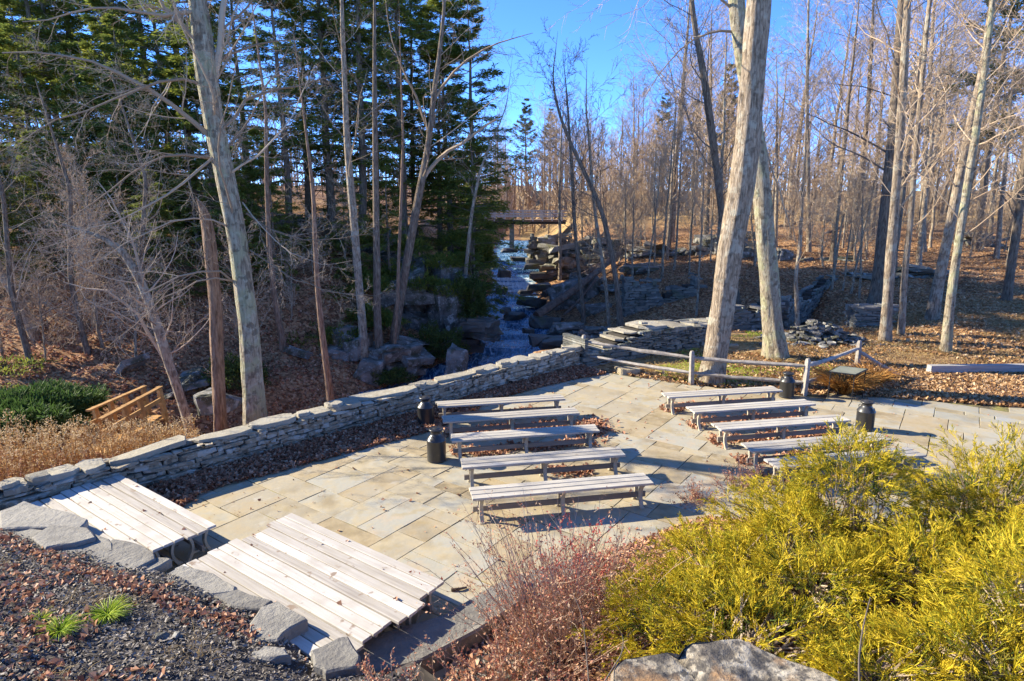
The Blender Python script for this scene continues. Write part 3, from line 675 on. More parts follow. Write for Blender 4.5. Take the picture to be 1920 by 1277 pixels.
# ---------------------------------------------------------------- split rail fence
def rail_arrays(mb, a, b, r, rng, n=7, K=12, flat=.75, taper=True):
    t = np.linspace(0, 1, K)[:, None]; P = np.asarray(a) + (np.asarray(b) - np.asarray(a)) * t
    P = P + np.c_[np.zeros(K), np.zeros(K), -.02 * np.sin(t[:, 0] * np.pi)] + rng.normal(0, .006, (K, 3))
    rr = r * (1 + rng.normal(0, .06, K)) * (np.interp(t[:, 0], [0, .06, .94, 1], [.55, 1, 1, .55]) if taper else 1)
    tubes(mb, P, rr[None], n, .16, int(rng.integers(1e6)), True)
def fence():
    rng = np.random.default_rng(12)
    f = empty('split_rail_fence', (0, 0, 0), 0, 'two-rail weathered split rail fence with four posts at the back of the patio', 'fence')
    px = [(1093, 687), (1296, 722), (1507, 742), (1604, 708)]; P = [at(x, y, 0) for x, y in px]; H = [1.02, 1.0, 1.03, 1.12]
    for p, h in zip(P, H):
        b = MB(); w = .062
        prof = [(-w, -w * .9), (w, -w), (w * .95, w), (-w, w * .95)]
        zs = [-.3, 0, .35, .7, h - .07, h]; V = []
        for k, z in enumerate(zs):
            s = 1 - .04 * k + (0 if k < 5 else -.25)
            V += [(x * s + rng.normal(0, .004), y * s + rng.normal(0, .004), z) for x, y in prof]
        V = np.array(V); F = [[k*4 + m, k*4 + (m+1) % 4, (k+1)*4 + (m+1) % 4, (k+1)*4 + m] for k in range(5) for m in range(4)]
        b.add(V, F); b.add(V[-4:], [[0, 1, 2, 3]])
        place('post', b.mesh('post', M['fence']), f, (p[0], p[1], 0), (rng.normal(0, .015), rng.normal(0, .015), rng.uniform(0, .5)))
    for (i, j) in ((0, 1), (1, 2), (2, 3)):
        for hf in (.80, .36):
            b = MB(); a = np.array(P[i]) + [0, 0, H[i] * hf]; c = np.array(P[j]) + [0, 0, H[j] * hf]
            rail_arrays(b, a, c, .055, rng); b.build('rail', M['fence'], f)
    b = MB(); a = np.array(P[3]) + [.05, .02, .78]; c = at(1690, 706, 0.03); rail_arrays(b, a, c, .06, rng)
    tag(b.build('rail', M['fence'], f), 'dark rail sloping from the last post to the ground')
fence()

# low reading panel on thin legs
def panel():
    c4 = [at(1554, 697, .74), at(1575, 686.5, .80), at(1627, 692.5, .80), at(1604, 703, .74)]
    c4 = [np.array(p) for p in c4]; c = sum(c4) / 4
    t = empty('reading_panel', (c[0], c[1], 0), 0, 'low tilted information panel on thin black legs beside the last fence post', 'sign')
    V = np.array([p - [c[0], c[1], 0] for p in c4]); s = MB()
    s.add(np.concatenate([V * [.95, .95, 1] + [0, 0, .012], V * [.95, .95, 1]]), [[0, 1, 2, 3], [4, 7, 6, 5], [0, 4, 5, 1], [1, 5, 6, 2], [2, 6, 7, 3], [3, 7, 4, 0]][0:1] + [[7, 6, 5, 4], [0, 4, 5, 1], [1, 5, 6, 2], [2, 6, 7, 3], [3, 7, 4, 0]])
    s.build('panel_face', M['panel'], t)
    fr = MB()
    for i in range(4):
        a, b = V[i], V[(i + 1) % 4]; tubes(fr, np.array([a, (a + b) / 2, b]), np.full((1, 3), .018), 5)
    fr.build('panel_frame', M['black'], t)
    for i in range(4):
        lg = MB(); a = V[i] * [.9, .9, 1]; tubes(lg, np.array([a, a * [1, 1, .5], a * [1, 1, 0]]), np.full((1, 3), .014), 6); lg.build('leg', M['black'], t)
panel()

# timbers lying across the lawn at the right
def timber():
    a = at(1745, 702, 0.03); L = 13.0
    t = empty('timber_barrier', (a[0], a[1], 0.02), R_(2.0), 'long grey squared timber lying on the leaves at the right edge', 'timber')
    b = MB(); rng = np.random.default_rng(3)
    for z, d, h in ((.075, .22, .13), (.205, .20, .125)):
        b = MB().box((L / 2, .11, z), (L, d, h)); b.build('beam', M['timber'], t)
timber()

# stone edging on the bank in the foreground (photograph corners surveyed at the height of the top faces)
def edging():
    rng = np.random.default_rng(6)
    w = empty('stone_edging', (-4, 6.5, 0), 0, 'row of broad irregular bluestone slabs edging the mulch bed beside the pushed-together benches', 'edging')
    S = [([(0, 960), (45, 943), (100, 955), (165, 975), (150, 990), (60, 990), (0, 992)], .60, .10),
         ([(0, 993), (55, 992), (112, 1000), (60, 1055), (20, 1030), (-20, 1022)], .57, .12), ([(60, 1010), (95, 985), (165, 990), (180, 1010), (140, 1022), (85, 1030)], .62, .06),
         ([(60, 1060), (90, 1022), (135, 1025), (160, 1045), (125, 1062), (80, 1070)], .56, .10),
         ([(88, 1022), (125, 990), (165, 992), (205, 1012), (212, 1035), (165, 1046), (130, 1048)], .56, .12),
         ([(166, 1046), (212, 1013), (258, 1020), (290, 1040), (292, 1050), (240, 1078), (205, 1078)], .55, .13),
         ([(210, 1078), (245, 1052), (300, 1045), (322, 1050), (282, 1073), (240, 1082)], .52, .12),
         ([(110, 1078), (130, 1062), (178, 1062), (176, 1075), (150, 1083)], .56, .07), ([(165, 1082), (180, 1072), (210, 1075), (205, 1090), (178, 1092)], .57, .08),
         ([(308, 1078), (340, 1062), (400, 1075), (445, 1103), (440, 1112), (400, 1118), (362, 1120), (320, 1095)], .54, .13),
         ([(400, 1118), (445, 1105), (490, 1120), (512, 1128), (490, 1145), (430, 1140)], .56, .14),
         ([(468, 1170), (490, 1138), (520, 1128), (560, 1150), (577, 1162), (545, 1178), (520, 1205), (470, 1210)], .60, .17),
         ([(472, 1222), (495, 1214), (535, 1218), (545, 1232), (505, 1240), (478, 1236)], .66, .1),
         ([(582, 1222), (625, 1202), (652, 1192), (676, 1232), (668, 1252), (610, 1262), (588, 1250)], .62, .2)]
    for k, (pp, z, tk) in enumerate(S):
        q = []
        for i in range(len(pp)):
            a = np.array(at(*pp[i], z)[:2]); b = np.array(at(*pp[(i + 1) % len(pp)], z)[:2])
            q += [a, (a + b) / 2 + rng.normal(0, .012, 2)]
        q = np.array(q)
        x, y = q[:, 0], q[:, 1]
        if np.sum(x * np.roll(y, -1) - y * np.roll(x, -1)) < 0: q = q[::-1]
        m = q.mean(0); b = MB(); add_slab(b, q - m, -tk, 0, .022, rng, .012)
        place('edging_stone', b.mesh('edging_stone', M['edgestone']), w, (m[0] + 4, m[1] - 6.5, z + .02), (rng.normal(0, .012), rng.normal(0, .012), 0))
    # rough face below the slabs
    for k in range(34):
        t = k / 33; p = np.array([-8.3, 8.75]) * (1 - t) + np.array([-1.9, 5.62]) * t
        for z in (.1, .24, .38):
            b = MB().box((0, 0, 0), (rng.uniform(.2, .32), .22, .125), .015, rng, -.45)
            place('facing_stone', b.mesh('facing_stone', M['wallstone']), w, (p[0] + 4 + rng.uniform(-.08, .08), p[1] - 6.5 - .22, z))
    # broad ledges stepping along the foot of the red bushes
    for pp, z in (([(640, 1225), (700, 1190), (835, 1150), (925, 1095), (975, 1075), (985, 1120), (900, 1180), (780, 1240), (690, 1262)], .27),
                  ([(930, 1092), (985, 1068), (1060, 1050), (1110, 1035), (1130, 1075), (1040, 1110), (985, 1122)], .17)):
        q = np.array([at(*p, z)[:2] for p in pp]); x, y = q[:, 0], q[:, 1]
        if np.sum(x * np.roll(y, -1) - y * np.roll(x, -1)) < 0: q = q[::-1]
        m = q.mean(0); b = MB(); add_slab(b, q - m, -.42, 0, .03, rng, .02)
        place('ledge_stone', b.mesh('ledge_stone', M['edgestone']), w, (m[0] + 4, m[1] - 6.5, z))
edging()

# cut stump at the bottom of the view
def stump():
    rng = np.random.default_rng(9); c = at(1335, 1228, 2.12); R = .80; cx, cy = c[0] + .02, c[1] - .62
    t = empty('tree_stump', (cx, cy, hz(cx, cy)), 0, 'broad weathered tree stump with blotched grey top below the golden shrub', 'stump')
    n = 72; a = np.arange(n) / n * 2 * np.pi; zt = 2.12 - hz(cx, cy)
    rr = R * (1 + .05 * np.sin(3 * a + 1) + .035 * np.sin(5 * a + 2) + .02 * np.sin(11 * a)) - .07 * np.exp(-((a - 1.9) / .07) ** 2) - .06 * np.exp(-((a - 2.0) / .3) ** 2)
    rings = [(1, -.4), (1.02, zt * .4), (1.0, zt - .05), (.975, zt)]
    V = np.concatenate([np.c_[rr * np.cos(a) * s, rr * np.sin(a) * s, np.full(n, z) + (.02 * np.sin(5 * a) if z > 0 else 0)] for s, z in rings])
    i = np.arange(4 * n).reshape(4, n); b = MB(); b.add(V, np.stack([i[:-1], np.roll(i[:-1], -1, 1), np.roll(i[1:], -1, 1), i[1:]], -1).reshape(-1, 4))
    b.build('bark', M['bark'], t, True)
    m = 26; s = np.linspace(.975, .02, m)
    X = rr[None] * np.cos(a)[None] * s[:, None]; Y = rr[None] * np.sin(a)[None] * s[:, None]
    Z = zt + .02 * np.sin(5 * a)[None] * s[:, None] + .035 * vnoise(X * 5, Y * 5, 4) + .018 * vnoise(X * 17, Y * 17, 6) - .05 * (1 - s[:, None])
    crack = np.exp(-((a[None] - 1.9) / (.05 / np.maximum(s[:, None], .15))) ** 2) * .06 * s[:, None]; Z = Z - crack
    i = np.arange(m * n).reshape(m, n); b = MB()
    b.add(np.stack([X, Y, Z], -1).reshape(-1, 3), np.stack([i[:-1], np.roll(i[:-1], -1, 1), np.roll(i[1:], -1, 1), i[1:]], -1).reshape(-1, 4))
    b.build('cut_top', M['stump'], t, True)
stump()

# ---------------------------------------------------------------- rocks
def rock_mesh(name, mat, dims, seed, n=22, cuts=2, amp=.06, strata=0.0, blocky=False):
    rng = np.random.default_rng(seed); bm = bmesh.new()
    if blocky:
        P = np.array([[a, b, c] for a in (-1, 1) for b in (-1, 1) for c in (-1, 1)], float) * rng.uniform(.72, 1.0, (8, 3)); P = np.concatenate([P, P[rng.permutation(8)[:4]] * rng.uniform(.6, 1.05, (4, 3))]) * .5 * np.asarray(dims)
    else:
        P = rng.uniform(-1, 1, (n, 3)); P = np.sign(P) * np.abs(P) ** .5
        P = P / np.maximum(np.linalg.norm(P, axis=1, keepdims=True) / 1.25, 1) * .5 * np.asarray(dims)
    for p in P: bm.verts.new(p)
    r = bmesh.ops.convex_hull(bm, input=bm.verts)
    bmesh.ops.delete(bm, geom=list({g for g in r['geom_interior'] + r['geom_unused'] if isinstance(g, bmesh.types.BMVert)}), context='VERTS')
    bmesh.ops.dissolve_limit(bm, angle_limit=.25, verts=bm.verts, edges=bm.edges)
    bmesh.ops.triangulate(bm, faces=bm.faces)
    bmesh.ops.subdivide_edges(bm, edges=bm.edges, cuts=cuts, use_grid_fill=True)
    bmesh.ops.triangulate(bm, faces=bm.faces)
    s = float(np.mean(dims))
    for v in bm.verts:
        q = v.co / s * 2.6 + Vector((seed * 3.1, 0, 0)); d = mnoise.fractal(q, 1.0, 2.0, 4) * amp * s
        v.co += v.co.normalized() * d
        if strata:
            k = math.floor(v.co.z / strata + .5); f = 1 + .07 * math.sin(k * 12.9 + seed)
            v.co.x *= f; v.co.y *= f
    me = bpy.data.meshes.new(name); bm.to_mesh(me); bm.free(); 
    if mat: me.materials.append(mat)
    return me

def outcrop_mesh(name, mat, dims, seed, pieces, strata, cuts=2, amp=.05, flat=.7):
    rng = np.random.default_rng(seed); mb = MB(); dims = np.asarray(dims, float)
    for k in range(pieces):
        f = rng.uniform(.30, .66, 3) * [1.15, 1, flat]; c = rng.uniform(-.5, .5, 3) * (1 - f) * dims
        me = rock_mesh('t', None, dims * f, seed * 31 + k, 16, cuts, amp * 1.6, strata, rng.uniform() < .6); V = np.empty(len(me.vertices) * 3, np.float32); me.vertices.foreach_get('co', V)
        F = np.empty(len(me.polygons) * 3, np.int32); me.polygons.foreach_get('vertices', F); bpy.data.meshes.remove(me)
        a = rng.normal(0, .5); V = V.reshape(-1, 3); V[:, 2] += V[:, 0] * rng.normal(0, .14) + V[:, 1] * rng.normal(0, .14); V = np.c_[V[:, 0] * math.cos(a) - V[:, 1] * math.sin(a), V[:, 0] * math.sin(a) + V[:, 1] * math.cos(a), V[:, 2]]
        mb.add(V + c, F.reshape(-1, 3))
    return mb.mesh(name, mat)

def rock(name, px, py, D, w, h, d, mat, label, cat='boulder', group=None, seed=0, rz=None, sink=.0, tilt=(0, 0), strata=0.0, cuts=2, amp=.06, pieces=1, flat=.7):
    """w, h in photograph pixels at distance D, d in metres"""
    p = atd(px, py, D); sc = (D + 1) / 1207
    me = rock_mesh(name, M[mat], (w * sc, d, h * sc), seed, strata=strata, cuts=cuts, amp=amp) if pieces == 1 else outcrop_mesh(name, M[mat], (w * sc * 1.1, d * 1.1, h * sc * 1.15), seed, pieces, strata, 1, amp, flat)
    o = place(name, me, None, (p[0], p[1] + d * .3, p[2] - sink), (tilt[0], tilt[1], rz if rz is not None else 0))
    return tag(o, label, cat, group)
def rocks():
    G = 'lichened boulders of the wooded cliff'
    L = [  # px, py, D, w, h, depth, label
        (640, 495, 35, 110, 70, 2.5, 'grey cliff block with a dark vertical crack at the upper left of the rock face'), (710, 490, 36, 120, 60, 2.5, 'pale cliff ledge behind the middle hemlock trunks'),
        (600, 575, 33, 80, 60, 2.2, 'low lichened block at the left foot of the cliff'), (665, 560, 33.5, 100, 80, 2.5, 'blue-grey cliff block between the leaning trunks'),
        (725, 555, 33.5, 90, 90, 2.2, 'cliff block under the brown overhang'), (770, 590, 32.5, 110, 130, 2.6, 'tall mottled rock face left of the pale buttress'),
        (838, 585, 32, 70, 140, 2.2, 'pale lichened buttress standing upright beside the creek'), (655, 690, 27.5, 60, 110, 1.5, 'leaning white streaked slab between two trunks'),
        (605, 680, 27.5, 60, 80, 1.5, 'mossy tilted slab right of the reddish trunk'), (560, 700, 27, 60, 70, 1.5, 'shaded slab left of the reddish trunk'),
        (740, 690, 27.5, 90, 70, 1.8, 'boulder below the mossy mound'), (855, 690, 27, 40, 80, 1.2, 'narrow pale boulder at the foot of the mossy mound just over the wall'),
        (690, 705, 26.5, 50, 60, 1.2, 'small boulder among roots above the wall'), (350, 745, 23, 90, 60, 1.6, 'grey boulder right of the orange footbridge'),
        (235, 725, 24.5, 150, 50, 2.0, 'long tilted grey slab behind the orange footbridge'), (165, 700, 27, 60, 35, 1.5, 'small outcrop above the spreading evergreens'), (120, 705, 27, 50, 35, 1.2, 'broken stone left of the outcrop above the evergreens'),
        (395, 760, 20, 70, 45, 1.3, 'low boulder beside the broken reddish trunk'), (270, 645, 30, 80, 50, 2, 'boulder on the dark slope above the footbridge'), (540, 560, 33, 90, 70, 2.4, 'dim cliff block behind the big pale trunk'),
        (35, 600, 34, 110, 80, 2.5, 'pale rock outcrop at the far left of the slope'), (330, 470, 40, 80, 60, 2.5, 'distant pale outcrop under the hemlocks on the left')]
    for k, (px, py, D, w, h, d, lab) in enumerate(L):
        rock('boulder', px, py, D, w * 1.25, h * 1.2, d * 1.6, 'palerock', lab, 'boulder', G, 100 + k, tilt=((k * 37 % 11 - 5) * .02, (k * 53 % 13 - 6) * (.05 if h < w else .03)), strata=.35, amp=.05, pieces=16 if h * w > 4000 else 1, cuts=2, flat=.42 if h < w * 1.2 else .8)
    rock('boulder', 895, 632, 30, 88, 70, 2.0, 'wetrock', 'big dark overhanging boulder at the left edge of the creek pool', 'boulder', None, 150, strata=.2, pieces=16, flat=.36)
    W = [(965, 598, 38, 62, 24, 2.0, 'mossy rock standing in the creek below the logs'), (1025, 605, 36.5, 85, 34, 2.0, 'large sloping mossy boulder under the end of the long log'),
         (998, 567, 41, 70, 24, 1.6, 'black wet rock in the middle of the rapids'), (1012, 540, 44, 60, 20, 1.6, 'dark rock left of the upper log'), (1020, 517, 48.5, 75, 20, 2, 'yellow mossed ledge beside the little waterfall'),
         (945, 515, 49.5, 35, 26, 1.6, 'dark boulder at the left of the little waterfall'), (1002, 500, 52, 60, 16, 2, 'flat mossy shelf above the waterfall'), (985, 549, 44, 40, 12, 1.2, 'low black rock below the waterfall'),
         (1015, 642, 31, 60, 30, 1.4, 'wet boulder at the near right of the pool'), (1052, 648, 30.5, 95, 36, 1.6, 'broad grey boulder behind the end of the garden wall'), (955, 470, 60, 40, 12, 2, 'flat stone in the upper creek'),
         (975, 487, 55, 55, 12, 2, 'shelf of rock crossing the upper creek'), (948, 583, 39, 30, 14, 1, 'small dark stone at the left of the rapids'), (990, 622, 34, 34, 14, 1, 'half drowned dark stone in the pool'), (940, 545, 45, 30, 20, 1.2, 'wet stone at the left bank below the falls')]
    for k, (px, py, D, w, h, d, lab) in enumerate(W):
        rock('creek_rock', px, py, D, w * .85, h * .85, d * .75, 'wetrock', lab, 'rock', 'rocks in the creek', 200 + k, tilt=(0, .08 * (k % 3 - 1)), strata=.16)
    P = [(1090, 560, 39.5, 110, 70, 2.2, 'palerock', 'big tilted pale slab under the fallen logs'), (1060, 550, 41, 50, 40, 1.6, 'palerock', 'brown and grey block wedged beneath the logs'), (1120, 590, 36.5, 80, 36, 1.8, 'palerock', 'pale boulder with leaves on top right of the slab under the logs'),
         (1072, 490, 48, 105, 50, 2.4, 'slate', 'dark broken outcrop below the far wall'), (1150, 480, 47, 100, 42, 2.4, 'slate', 'layered outcrop at the top of the right creek bank'), (1250, 492, 45, 130, 40, 2.4, 'slate', 'layered rock shelf behind the thin saplings'),
         (1018, 472, 53, 52, 46, 2.0, 'slate', 'sunlit tan rock ledge beside the upper creek'), (1395, 500, 42, 90, 80, 2.2, 'palerock', 'blue-grey rock face between the two thick trunks'), (1470, 500, 42, 50, 50, 2, 'palerock', 'dark cleft boulder right of the lichened trunk'),
         (1515, 495, 43, 28, 20, 1, 'palerock', 'small pale boulder on the leafy slope'), (1400, 460, 45, 60, 36, 2, 'tanrock', 'crumbling tan ledge between the two thick trunks'), (1590, 500, 42, 70, 30, 2, 'ledge', 'flat stones stepping down the leafy slope'), (1580, 530, 38, 60, 26, 2, 'ledge', 'shaded stone shelf on the slope left of the little stone wall'),
         (1510, 628, 26.5, 36, 26, 1.2, 'palerock', 'pale tilted slab at the top of the rubble heap'), (1180, 705, 18.4, 42, 24, .7, 'tanrock', 'flat orange tinted boulder at the patio edge under the fence rails'), (1376, 652, 21.5, 20, 10, .4, 'tanrock', 'small pale stone in the grass behind the leaning trunk'),
         (1640, 530, 36, 80, 22, 2, 'ledge', 'stone outcrop behind the two dark trunks on the slope'), (1735, 520, 36, 90, 22, 2, 'ledge', 'low rock ledge in the sunlit leaves on the right'), (1850, 455, 48, 70, 24, 2, 'ledge', 'heap of stones high on the sunlit hillside at right')]
    P += [(1075, 615, 33, 70, 26, 1.4, 'palerock', 'low broken rock on the near right bank behind the wall end'), (1130, 632, 31.5, 60, 22, 1.2, 'slate', 'flat ledge stones just behind the top of the broken wall'), (1165, 560, 39, 80, 40, 2, 'slate', 'shaded ledge above the ruin wall right of the arching tree'),
          (1215, 520, 41, 90, 34, 2, 'slate', 'bedded ledge high in the hollow behind the saplings'), (1310, 545, 38, 70, 40, 1.8, 'slate', 'ledge of broken rock left of the leaning grey trunk'), (1345, 470, 44, 70, 40, 2, 'slate', 'dark ledge behind the top of the hollow beside the leaning trunk'),
          (1045, 632, 33, 40, 20, 1.0, 'wetrock', 'wet stone at the water edge below the long log'), (1100, 535, 42, 60, 34, 1.6, 'palerock', 'block of rock beneath the upper end of the logs')]
    for k, (px, py, D, w, h, d, m, lab) in enumerate(P):
        rock('boulder', px, py, D, w * 1.2, h * 1.2, d, m, lab, 'boulder', None, 300 + k, tilt=(.0, -.25 if k == 0 else .05 * (k % 3 - 1)), strata=.22 if m == 'ledge' else .3, cuts=2, pieces=28 if m in ('slate', 'ledge') else 8 if w > 45 and k not in (0, 2, 14, 15) else 1, flat=.36 if m in ('slate', 'ledge') else .5)
    for k, (px, py, D, w, h, lab) in enumerate(((298, 1165, None, 34, 12, 'flat blue-grey stone lying in the mulch'), (326, 1158, None, 14, 12, 'pale pebble standing in the mulch beside the flat stone'))):
        p = at(px, py, .98); me = rock_mesh('stone', M['palerock'], (w / 1207 * 5.5, .1, h / 1207 * 7), 400 + k, cuts=1)
        tag(place('stone', me, None, (p[0], p[1], hz(p[0], p[1]) + .02)), lab, 'stone')
rocks()

# rubble heap: loose flat stones, each one a part of the heap
def rubble():
    rng = np.random.default_rng(15); c = at(1530, 640, .1)
    t = empty('rubble_heap', (c[0], c[1], .0), 0, 'heap of tumbled blue-grey flat stones right of the lichened trunk', 'rubble')
    for k in range(150):
        x = rng.normal(0, .75); y = rng.normal(0, .5); h = max(0, .75 * math.exp(-(x / .9) ** 2 - (y / .6) ** 2)) * rng.uniform(.2, 1)
        b = MB(); add_slab(b, ragged(rng.uniform(.2, .5), rng.uniform(.18, .35), 7, rng), 0, rng.uniform(.05, .1), .012, rng, .01)
        place('loose_stone', b.mesh('loose_stone', M['palerock']), t, (x, y, h + hz(c[0] + x, c[1] + y)), (rng.normal(0, .2), rng.normal(0, .2), rng.uniform(0, 6)))
rubble()
# fragments of the old mill walls
def ruin(name, label, p0, p1, h, seed, zb=None, th=.7, capl=(.5, 1.0), stone=(.34, .10)):
    z = zb if zb is not None else min(hz(*p0[:2]), hz(*p1[:2])) - .15
    dry_wall(name, label, p0[:2], p1[:2], h, th, z, stone=stone, capl=capl, limit=70, seed=seed, facem='ledge', capm='edgestone', caps=seed in (31, 33), top=None if seed == 31 else (lambda t: .78 + .14 * math.sin(7 * t + seed) + .09 * math.sin(19 * t + 2 * seed)))
ruin('ruin_wall', 'short pale dry stone wall stub between the dark trunks on the right slope', at(1610, 598, .5), at(1655, 598, .5), 1.0, 31, stone=(.42, .09))
ruin('ruin_wall', 'shaded mossy ruin wall left of the leaning trunk beyond the fence', atd(1172, 622, 34), atd(1300, 618, 34.5), 3.3, 32, zb=-1.9)
ruin('ruin_wall', 'ruin wall with a flat capped top between the leaning and the lichened trunk', atd(1362, 655, 26.5), atd(1450, 652, 27.0), 1.75, 33, zb=-.7)
ruin('ruin_wall', 'dark ruin wall reaching back behind the lichened trunk to the slope', atd(1475, 630, 27.5), atd(1570, 560, 36), 1.7, 34, zb=-.5)
ruin('ruin_wall', 'tan dry stone abutment above the creek near the far bridge', atd(1000, 470, 56), atd(1072, 465, 57), 2.4, 35, zb=.3)

# ---------------------------------------------------------------- fallen logs over the creek
def log(name, pts, r, label, mat='log', group=None, cat='log'):
    b = MB(); P = resample(np.array(pts), 14); rng = np.random.default_rng(len(label))
    tubes(b, P, (np.linspace(r, r * .65, 14) * (1 + rng.normal(0, .04, 14)))[None], 10, .1, 3, True)
    return tag(b.build(name, M[mat], None, True), label, cat, group)
log('fallen_log', [atd(1006, 592, 36.8), atd(1075, 545, 39), atd(1160, 476, 43)], .27, 'long brown fallen trunk slanting from the creek up to the right bank')
log('fallen_log', [atd(1020, 552, 41), atd(1080, 523, 43), atd(1150, 482, 45.5)], .24, 'second fallen trunk lying behind and above the long slanting one')
log('fallen_log', [atd(1050, 600, 38), atd(1090, 558, 39.2), atd(1120, 520, 40.5)], .12, 'thin fallen limb propped against the slanting trunk')
log('fallen_log', [atd(975, 553, 41.5), atd(1040, 553, 41.2)], .07, 'thin bleached branch lying level across the rapids')
log('fallen_log', [atd(1440, 432, 62), atd(1490, 418, 64)], .3, 'fallen pale trunk at the top of the slope behind the two thick trunks')
log('fallen_log', [atd(1545, 440, 58), atd(1600, 415, 60)], .16, 'leaning dead pole on the slope among the thin trunks')
log('fallen_log', [atd(1800, 470, 47), atd(1870, 452, 49)], .16, 'fallen bleached log on the sunlit slope at right')
log('fallen_log', [atd(1090, 622, 27.5), atd(1112, 640, 26.5)], .12, 'short sunlit stub of wood behind the first fence post')
log('stick', [at(846, 1106, .03), at(862, 1104, .04), at(875, 1101, .03)], .022, 'short brown stick lying on the patio by the pushed-together benches', cat='stick')

# ---------------------------------------------------------------- bridges
def far_bridge():
    D = 68; a = atd(900, 412, D); c = atd(1062, 408, D)
    t = empty('road_bridge', ((a[0] + c[0]) / 2, D, 0), 0, 'distant small bridge with pale railings across the head of the creek', 'bridge')
    L = c[0] - a[0]; z = a[2]
    MB().box((0, 1.5, z - .1), (L, 3.6, .2)).build('deck', M['deck'], t); MB().box((0, .6, z - .35), (L, .2, .26)).build('girder', M['black'], t)
    for s in (-.3, 3.3):
        for k in range(9): MB().box((-L / 2 + L * (k + .5) / 9, s, z + .42), (.13, .13, 1.15)).build('post', M['railing'], t)
        for q in (.35, .62, .92): MB().box((0, s - .08, z + q), (L, .06, .13)).build('rail', M['railing'], t)
    MB().box((-1.2, 1.5, z - 1.9), (.5, 2.6, 2.8)).build('pier', M['ledge'], t)
far_bridge()
def footbridge():
    # two railings with slanting posts, crossing the lower creek
    A0 = atd(165, 770, 18.0); A1 = atd(272, 724, 21.5); B0 = atd(188, 786, 17.0); B1 = atd(302, 725, 20.5)
    t = empty('footbridge', ((A0[0] + B1[0]) / 2, (A0[1] + B1[1]) / 2, A0[2] - 1), 0, 'orange-brown wooden footbridge railings behind the dried weeds', 'footbridge')
    o = np.array(t.location)
    def beam(nm, p, q, w, h):
        p, q = np.array(p) - o, np.array(q) - o; d = unit(q - p); s = unit(np.cross(d, [0, 0, 1.0])); u = np.cross(s, d); V = []
        for e in (p, q):
            for a, b in ((-1, -1), (1, -1), (1, 1), (-1, 1)): V.append(e + s * a * w / 2 + u * b * h / 2)
        MB().add(V, [[0, 3, 2, 1], [4, 5, 6, 7], [0, 1, 5, 4], [1, 2, 6, 5], [2, 3, 7, 6], [3, 0, 4, 7]]).build(nm, M['orangewood'], t)
    dz = np.array([0, 0, 1.0])
    for P, Q, n in ((np.array(A0), np.array(A1), 4), (np.array(B0), np.array(B1), 4)):
        for hgt in (0, -.42): beam('rail', P + dz * hgt, Q + dz * hgt, .14 if hgt == 0 else .05, .05 if hgt == 0 else .14)
        for k in range(n):
            f = (k + .5) / n if k < n - 1 else .985; m = P + (Q - P) * f
            beam('post', m + dz * .02 - [.06, 0, 0], m - dz * 1.25 + [.10, -.05, 0], .13, .13)
    for k in range(14):
        f = k / 13; m = (np.array(A0) * (1 - f) + np.array(A1) * f - dz * 1.1); m2 = (np.array(B0) * (1 - f) + np.array(B1) * f - dz * 1.1)
        beam('board', m, m2, .2, .05)
footbridge()
# ---------------------------------------------------------------- trees
def perp(T, rng):
    r = rng.normal(size=T.shape); r -= T * np.sum(r * T, -1, keepdims=True); return unit(r)

def grow(P, R, n, t0, t1, ang, ln, rr, K, wig, trop, rng, shrink=.5, aim=None, rmin=.0):
    """n side branches on every parent line"""
    B, Kp, _ = P.shape
    pi = np.repeat(np.arange(B), n)
    t = (np.tile(np.arange(n), B) + rng.uniform(0, 1, B * n)) / n * (t1 - t0) + t0
    s = t * (Kp - 1); i = np.minimum(s.astype(int), Kp - 2); f = (s - i)[:, None]
    pos = P[pi, i] * (1 - f) + P[pi, i + 1] * f; T = unit(P[pi, i + 1] - P[pi, i])
    rad = R[pi, i] * (1 - f[:, 0]) + R[pi, i + 1] * f[:, 0]
    plen = np.linalg.norm(np.diff(P, axis=1), axis=2).sum(1)[pi]
    a = ang * rng.uniform(.75, 1.25, len(pi)); d = np.cos(a)[:, None] * T + np.sin(a)[:, None] * perp(T, rng)
    if aim is not None: d = unit(d + np.asarray(aim))
    L = plen * ln * (1 - shrink * (t - t0) / max(t1 - t0, 1e-6)) * rng.uniform(.55, 1.2, len(pi))
    r0 = np.maximum(np.minimum(rad * .85, rad * rr * rng.uniform(.7, 1.1, len(pi))), rmin)
    Q = np.empty((len(pi), K, 3)); Q[:, 0] = pos
    for k in range(1, K):
        d = unit(d + rng.normal(0, wig, d.shape) + np.array([0, 0, trop])); Q[:, k] = Q[:, k - 1] + d * (L / (K - 1))[:, None]
    return Q, r0[:, None] * np.linspace(1, .28, K)[None]

def crown(P, R, levels, rng, rmin=.006, limbs=None):
    """returns the limb, branch and twig tubes of a bare crown; levels: (n, t0, t1, angle, length, radius, K, wiggle, lift, sides)"""
    mb = MB(); cur = []
    for k, (n, t0, t1, ang, ln, rr, K, wig, trop, sides) in enumerate(levels):
        if k == 0:
            Q, S = grow(P, R, n, t0, t1, ang, ln, rr, K, wig, trop, rng, rmin=rmin)
            if limbs is not None and len(limbs[0]): 
                Q = np.concatenate([limbs[0], Q]) if n else limbs[0]; S = np.concatenate([limbs[1], S]) if n else limbs[1]
        else:
            Q, S = grow(P, R, n, t0, t1, ang, ln, rr, K, wig, trop, rng, rmin=rmin)
        tubes(mb, Q, S, sides); P, R = Q, S
    return mb

